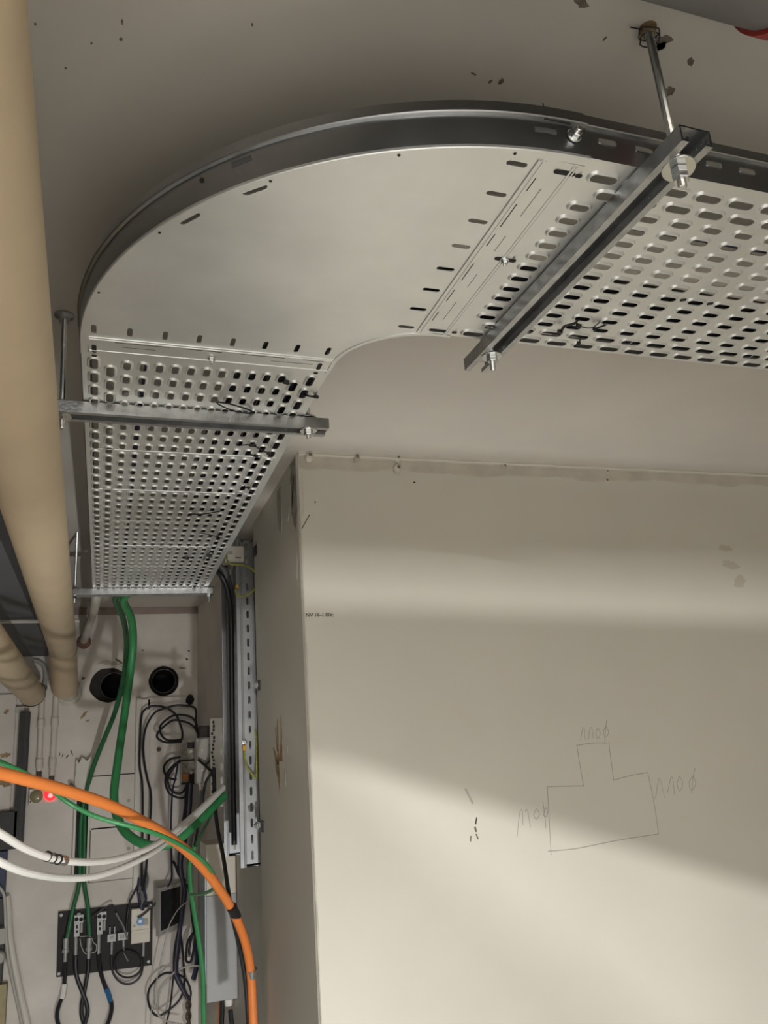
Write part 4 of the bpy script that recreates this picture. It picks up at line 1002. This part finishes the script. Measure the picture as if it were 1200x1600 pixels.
# ------------------------------------------------------------------ black connector panel
pn = thing('connector_panel', 'black plate with screwed corners carrying coax connectors on the rear wall', 'panel')
DP = 0.02
cs = [aY(x, y, WB - DP) for x, y in ((91, 1425), (239, 1409), (237.5, 1508), (88, 1527))]
bm = bmesh.new(); f = [bm.verts.new((p.x, WB - DP, p.z)) for p in cs]; g = [bm.verts.new((p.x, WB - .004, p.z)) for p in cs]
bm.faces.new(f); bm.faces.new(g[::-1])
for i in range(4): bm.faces.new((f[i], f[(i + 1) % 4], g[(i + 1) % 4], g[i]))
obj('plate', bm, M_['panel'], pn)
for x, y in ((95.7, 1430), (234.5, 1414), (232, 1502.5), (92, 1521.5)): disc('screw', x, y, DP, .007, .003, 'zincd', pn, 12)
K = lambda x, y: (80 + x / 6.667, 1390 + y / 6.667)
def pb_(name, x0, y0, x1, y1, d0, d1, m, parent, bev=.0015):
    a, b = K(x0, y0), K(x1, y1); return wbox(name, a[0], a[1], b[0], b[1], d0, d1, m, parent, bev)
def kp(pts, Y): return [(*K(*p), Y) for p in pts]
def fitting(label, x0, x1, ytop, ybot, m='zincd'):
    t = thing('coax_fitting', label, 'connector')
    n = [(ytop, .012), (ytop + (ybot - ytop) * .45, .012), (ytop + (ybot - ytop) * .46, .015), (ytop + (ybot - ytop) * .62, .015), (ytop + (ybot - ytop) * .63, .0085), (ybot, .008)]
    bm = bmesh.new(); P = [aY(*K(x0 + (x1 - x0) * (y - ytop) / (ybot - ytop), y), WB - .065) for y, r in n]
    tube(bm, P, [r for y, r in n], 12); obj('body', bm, M_[m], t); return t
def joints(label, x, y0, y1, kind):
    """silver tap block with two screw holes, slot window and a stem below"""
    t = thing('coax_connector', label, 'connector')
    pb_('block', x - 48, y0, x + 48, y0 + 75, .055, DP, 'zincd', t); pb_('body', x - 48, y0 + 70, x + 8, y1, .05, DP, 'zincd', t)
    for dx in (-24, 24):
        q = K(x + dx, y0 + 40); disc('screw_hole', q[0], q[1], .0555, .009, .0015, 'dark', t, 12)
    pb_('window', x - 28, y0 + 100, x - 10, y0 + 135, .0515, .045, 'dark', t, 0); pb_('window', x - 28, y0 + 155, x - 10, y0 + 180, .0515, .045, 'dark', t, 0)
    pb_('latch', x + 16, y0 + 80, x + 38, y1 - 40, .046, DP, 'greyp', t)
    P = [aY(*K(x - 30, y1), WB - .04), aY(*K(x - 33, y1 + 210), WB - .04)]
    obj('stem', T(P, .0085, 12), M_['zincd'], t)
    if kind: pb_('peak', x - 20, y0 - 22, x + 20, y0, .05, DP, 'zincd', t)
    return t
fitting('silver fitting joining the left green cable to a black one on the black panel', 157, 146, 505, 750)
joints('silver tap connector on the black panel, the left of two, beside the left green cable', 288, 270, 490, True)
fitting('slim silver fitting under the right green cable on the black panel', 399, 390, 500, 720)
joints('silver tap connector on the black panel, the right of two', 527, 240, 465, False)
t = thing('small_connector', 'small grey two-pin connector on the black panel, left one', 'connector')
pb_('block', 585, 468, 675, 540, .045, DP, 'zincd', t); pb_('pin', 605, 390, 618, 468, .04, .03, 'zincd', t); pb_('pin', 655, 385, 668, 466, .04, .03, 'zincd', t)
pb_('recess', 612, 486, 650, 510, .0465, .04, 'greyp', t); obj('stem', T([aY(*K(632, 540), WB - .035), aY(*K(627, 685), WB - .035)], .006, 10), M_['zincd'], t)
t = thing('small_connector', 'small grey connector on the black panel next to the cream box', 'connector')
pb_('block', 692, 455, 800, 520, .045, DP, 'zincd', t); pb_('recess', 715, 470, 760, 505, .0465, .04, 'greyp', t); pb_('pin', 728, 420, 738, 456, .04, .03, 'dark', t)
obj('stem', T([aY(*K(752, 520), WB - .035), aY(*K(755, 610), WB - .035)], .006, 10), M_['zincd'], t)
t = thing('outlet_box', 'cream outlet box with a blue knob on the right of the black panel', 'box')
pb_('body', 835, 207, 1030, 545, .055, DP, 'cream', t, .004); q = K(928, 330); disc('blue_knob', q[0], q[1], .056, .018, .006, 'blue', t, 16); disc('knob_centre', q[0], q[1], .063, .008, .002, 'white', t, 10)
pb_('ridge', 838, 430, 1028, 444, .058, .05, 'cream', t); q = K(865, 378); disc('screw', q[0], q[1], .056, .006, .002, 'greyp', t, 10)
pb_('dark_tab', 950, 300, 1010, 365, .0565, .05, 'pale', t)
obj('stem', T([aY(*K(962, 545), WB - .04), aY(*K(958, 700), WB - .04)], .0065, 10), M_['zincd'], t)
YP = WB - .045
def pcable(label, pts, r, m='blackcable', Y=YP, name='panel_cable'):
    return cable(name, label, kp(pts, Y), r, m, seg=10)
t = thing('panel_cable', 'black cable with a white sleeve below the left fitting of the black panel', 'cable')
cpart('sheath', t, kp([(146, 745), (143, 850), (137, 960), (132, 1050), (105, 1140), (70, 1240), (60, 1330), (85, 1440), (120, 1520)], YP), .0092, 'blackcable')
cpart('white_sleeve', t, kp([(139, 980), (131, 1060), (113, 1132)], YP), .0115, 'white')
pcable('black cable from the left tap connector, crossing its neighbour below the panel', [(255, 690), (253, 800), (270, 920), (325, 1070), (365, 1180), (378, 1280), (350, 1400), (330, 1500)], .0095, Y=YP - .01)
pcable('black cable from the slim fitting, crossing to the left below the panel', [(390, 715), (385, 830), (365, 950), (340, 1090), (318, 1200), (318, 1310), (350, 1420), (370, 1500)], .0095, Y=YP + .012)
t = thing('panel_cable', 'black cable with blue tape below the right tap connector', 'cable')
cpart('sheath', t, kp([(494, 670), (503, 780), (525, 900), (570, 1030), (618, 1150), (630, 1230), (612, 1330), (570, 1440), (520, 1540)], YP), .0095, 'blackcable')
cpart('blue_tape', t, kp([(571, 1032), (600, 1098), (617, 1168)], YP), .0112, 'bluetape')
pcable('thin dark cable hanging in a deep loop between the small connector and the cream box', [(627, 680), (627, 780), (650, 880), (710, 955), (800, 985), (890, 945), (940, 870), (955, 770), (958, 695)], .0046)
pcable('thin dark cable coiled in a ring on the lower right of the black panel', [(948, 760), (930, 840), (870, 895), (790, 915), (710, 885), (662, 815), (670, 730), (730, 665), (815, 645), (895, 680), (935, 740), (940, 800), (915, 870)], .0042, Y=YP - .012)
pcable('short grey wire tail under the small connector beside the cream box', [(755, 600), (760, 660), (778, 700), (800, 745)], .0036, 'greycable')
pcable('loose grey wire lying diagonally on the black panel', [(675, 243), (705, 300), (745, 370), (780, 470), (795, 515)], .005, 'greycable', Y=WB - .055)
pcable('black cable rising from the black panel to the mounting frame above', [(783, 440), (785, 350), (797, 250), (820, 120), (870, 20), (900, -40)], .0052, Y=WB - .05)
obj('cable_sleeve', T(at(kp([(784, 430), (785, 350), (790, 280)], WB - .05)), .0066, 8), M_['greycable'], bpy.data.objects['panel_cable.009'] if 'panel_cable.009' in bpy.data.objects else None) if False else None
pcable('thin grey wire arching from the left tap connector over the panel edge', [(340, 325), (430, 290), (500, 235), (570, 185), (620, 158), (650, 165)], .0042, Y=WB - .06)
pcable('black wire from the blue knob of the cream box up to the hanging screen', [(900, 292), (955, 262), (1030, 195), (1095, 130)], .0048, Y=WB - .07)
pcable('thin bare wire looping under the left tap connector', [(300, 490), (320, 488), (410, 490), (440, 550), (470, 580), (465, 640), (420, 660), (355, 665), (315, 590), (300, 510)], .002, 'palecable', Y=WB - .06)
for i, (dx, m) in enumerate(((0, 'navy'), (25, 'greycable'), (48, 'navy'))):
    lab = ['navy cable dropping behind the cream box, leftmost of its bunch', 'grey cable dropping behind the cream box, middle of its bunch', 'navy cable dropping behind the cream box, rightmost of its bunch'][i]
    pcable(lab, [(915 + dx * .8, -120), (905 + dx * 1.2, -20), (915 + dx * 1.5, 90), (930 + dx * .6, 180), (940 + dx * .4, 215)], .006, m, Y=WB - .05 - .013 * i)
cable('small_loop', 'small grey cable loop above the cream box', [(217, 1395, 4.35), (221, 1375, 4.35), (229, 1365, 4.35), (231, 1378, 4.35), (224, 1400, 4.35), (222, 1415, 4.35)], .0045, 'greycable', seg=8)

# ------------------------------------------------------------------ left edge: black steel frame and what stands by it
t = thing('steel_frame', 'black steel cabinet frame at the left edge of the rear wall', 'cabinet')
def lb(name, x0, y0, x1, y1, d0, d1, m): return wbox(name, x0, y0, x1, y1, d0, d1, m, t)
a, b = aY(24, 1112, WB - .06), aY(35, 1330, WB - .06)
obj('post', B((aY(26, 1200, WB - .06).x, WB - .06, aY(30, 1318, WB - .06).z), (aY(42, 1200, WB - .06).x, WB - .002, aY(36, 1112, WB - .06).z), bev=.003), M_['frame'], t)
obj('post_rib', B((aY(31, 1200, WB - .06).x, WB - .066, aY(30, 1318, WB - .06).z), (aY(34, 1200, WB - .06).x, WB - .058, aY(36, 1114, WB - .06).z), bev=.001), M_['frame'], t)
obj('bottom_rail', B((-1.3, WB - .06, aY(10, 1328, WB - .06).z), (aY(28, 1300, WB - .06).x, WB - .002, aY(10, 1268, WB - .06).z), bev=.003), M_['frame'], t)
obj('pale_panel', B((-1.3, WB - .02, aY(10, 1268, WB - .06).z), (aY(19, 1200, WB - .02).x, WB - .002, aY(10, 1085, WB - .02).z)), M_['rear'], t)
for i, (x, y, s) in enumerate([(8, 1180, .018), (14, 1216, .02), (7, 1224, .022), (10, 1112, .012)]):
    q = aY(x, y, WB - .021)
    flat_shape('dirt_spot', [(q.x + u * s, q.z + v * s * .8) for u, v in blob(0, 0, 1, .6, 18, 90 + i)], [], .001, lambda u, v, w_: Vector((u, WB - .0208 + w_, v)), M_['stain'], t)
lb('pale_bracket', 24, 1104, 38, 1113, .03, 0, 'palecable')
tag(obj('navy_panel', B((-1.3, WB - .05, aY(6, 1402, WB - .05).z), (aY(10, 1350, WB - .05).x, WB - .002, aY(6, 1330, WB - .05).z), bev=.002), M_['bluedark']), 'navy blue steel panel at the left edge below the black frame', 'panel')
tag(obj('kick_panel', B((-1.3, WB - .05, aY(6, 1535, WB - .05).z), (aY(7, 1460, WB - .05).x, WB - .002, aY(6, 1403, WB - .05).z), bev=.002), M_['frame']), 'dark grey panel at the left edge under the navy one', 'panel')
tag(obj('timber_post', B((-1.3, WB - .06, 0.0), (aY(9, 1570, WB - .06).x, WB - .002, aY(6, 1538, WB - .06).z), bev=.002), M_['wood']), 'pale timber post at the bottom left corner of the view', 'post')
t = thing('pipe_clip', 'grey plastic pipe clip on the left edge, holding the pale hose', 'clip')
lb('body', -6, 1452, 8, 1475, .11, .05, 'greyp')
bm = bmesh.new(); q = aY(0, 1494, WB - .06); lathe(bm, [(.026, 0), (.026, .04), (.02, .05)], q, (0, -1, 0), 20); obj('round_end', bm, M_['greyp'], t, smooth=True)
cable('pale_hose', 'wide translucent pale hose curving down the rear wall at the far left', [(10, 1400, 4.37), (13, 1425, 4.37), (14, 1455, 4.36), (20, 1495, 4.36), (29, 1540, 4.37), (38, 1580, 4.38), (48, 1625, 4.38)], .016, 'whitep', cat='hose', seg=12)
cable('pale_hose', 'thin pale tube entering from the left edge, beside the wide pale hose', [(-10, 1380, 4.3), (2, 1390, 4.31), (7, 1405, 4.31), (9, 1450, 4.31), (12, 1490, 4.31), (20, 1535, 4.34), (31, 1585, 4.36), (38, 1625, 4.37)], .0065, 'palecable', cat='hose', seg=10)
# scratches and dirt of the rear wall
def rpatch(x, y, sx, sy, seed, m='pale', name='wall_scuff', rot=0):
    q = aY(x, y, WB)
    c_, s_ = math.cos(rot), math.sin(rot)
    flat_shape(name, [(q.x + (u * sx * c_ - v * sy * s_), q.z + (u * sx * s_ + v * sy * c_)) for u, v in blob(0, 0, 1, .5, 22, seed)], [], .0008, lambda u, v, w_: Vector((u, WB - .0006 + w_, v)), M_[m], rear)
for i, a in enumerate([(131, 1117, .022, .008, 'stain', .7), (137, 1126, .008, .005, 'stain', 0), (112, 1176, .003, .012, 'ink', .4), (105, 1182, .003, .010, 'ink', -.5), (98, 1180, .002, .009, 'ink', -.4), (93, 1179, .002, .010, 'ink', -.3), (118, 1089, .03, .012, 'pale', .2),
                       (292, 1030, .007, .005, 'ink', 0), (295, 1017, .005, .004, 'ink', 0), (223, 1016, .004, .004, 'ink', 0), (285, 1044, .016, .003, 'chip', 0), (170, 1036, .05, .012, 'pale', 0), (186, 1033, .018, .007, 'chip', -.5), (120, 1070, .012, .02, 'pale', 0), (165, 1155, .006, .012, 'pale', .2), (228, 952, .03, .004, 'ink', 0), (130, 1060, .010, .006, 'chip', 0)]):
    rpatch(a[0], a[1], a[2], a[3], 200 + i, a[4], rot=a[5])

# ------------------------------------------------------------------ added lamps and light-blocking boards, all out of view
t = thing('added_lamp', 'small added lamp, unseen, standing on the floor under the viewpoint', 'lamp')
bm = bmesh.new(); lathe(bm, [(.11, 0), (.11, .015), (.02, .03), (.02, .20), (.05, .215), (.05, .225)], (LAMP_A.x, LAMP_A.y, 0), (0, 0, 1), 28); obj('stand', bm, M_['black'], t)
t = thing('blocker', 'added unseen timber trestle with a tilted board, standing before the pier below the view', 'blocker')  # boards put in to cast the shadow bands on the pier wall
def board(y, pts, th=.018):
    flat_shape('board', pts, [], th, lambda u, v, w_: Vector((u, y + w_, v)), M_['wood'], t)
board(1.15, [(0.43, 0.985), (2.70, 0.215), (2.70, 1.065), (0.43, 1.152)])
board(0.80, [(0.30, 0.880), (2.30, 0.870), (2.30, 0.975), (0.30, 0.985)])
for x in (2.30, 2.60): obj('leg', B((x, 1.17, 0), (x + .04, 1.21, 1.02)), M_['wood'], t)
obj('leg', B((2.22, .82, 0), (2.26, .86, .95)), M_['wood'], t)
obj('brace', T([(2.24, .84, .6), (2.32, 1.19, .6)], .015, 8), M_['wood'], t)
t = thing('fill_lamp', 'long white fill lamp, added unseen on the ceiling behind the viewpoint', 'lamp')
obj('housing', B((LAMP_B.x - .05, LAMP_B.y - .6, CEIL - .07), (LAMP_B.x + .05, LAMP_B.y + .6, CEIL), bev=.006), M_['enamel'], t)
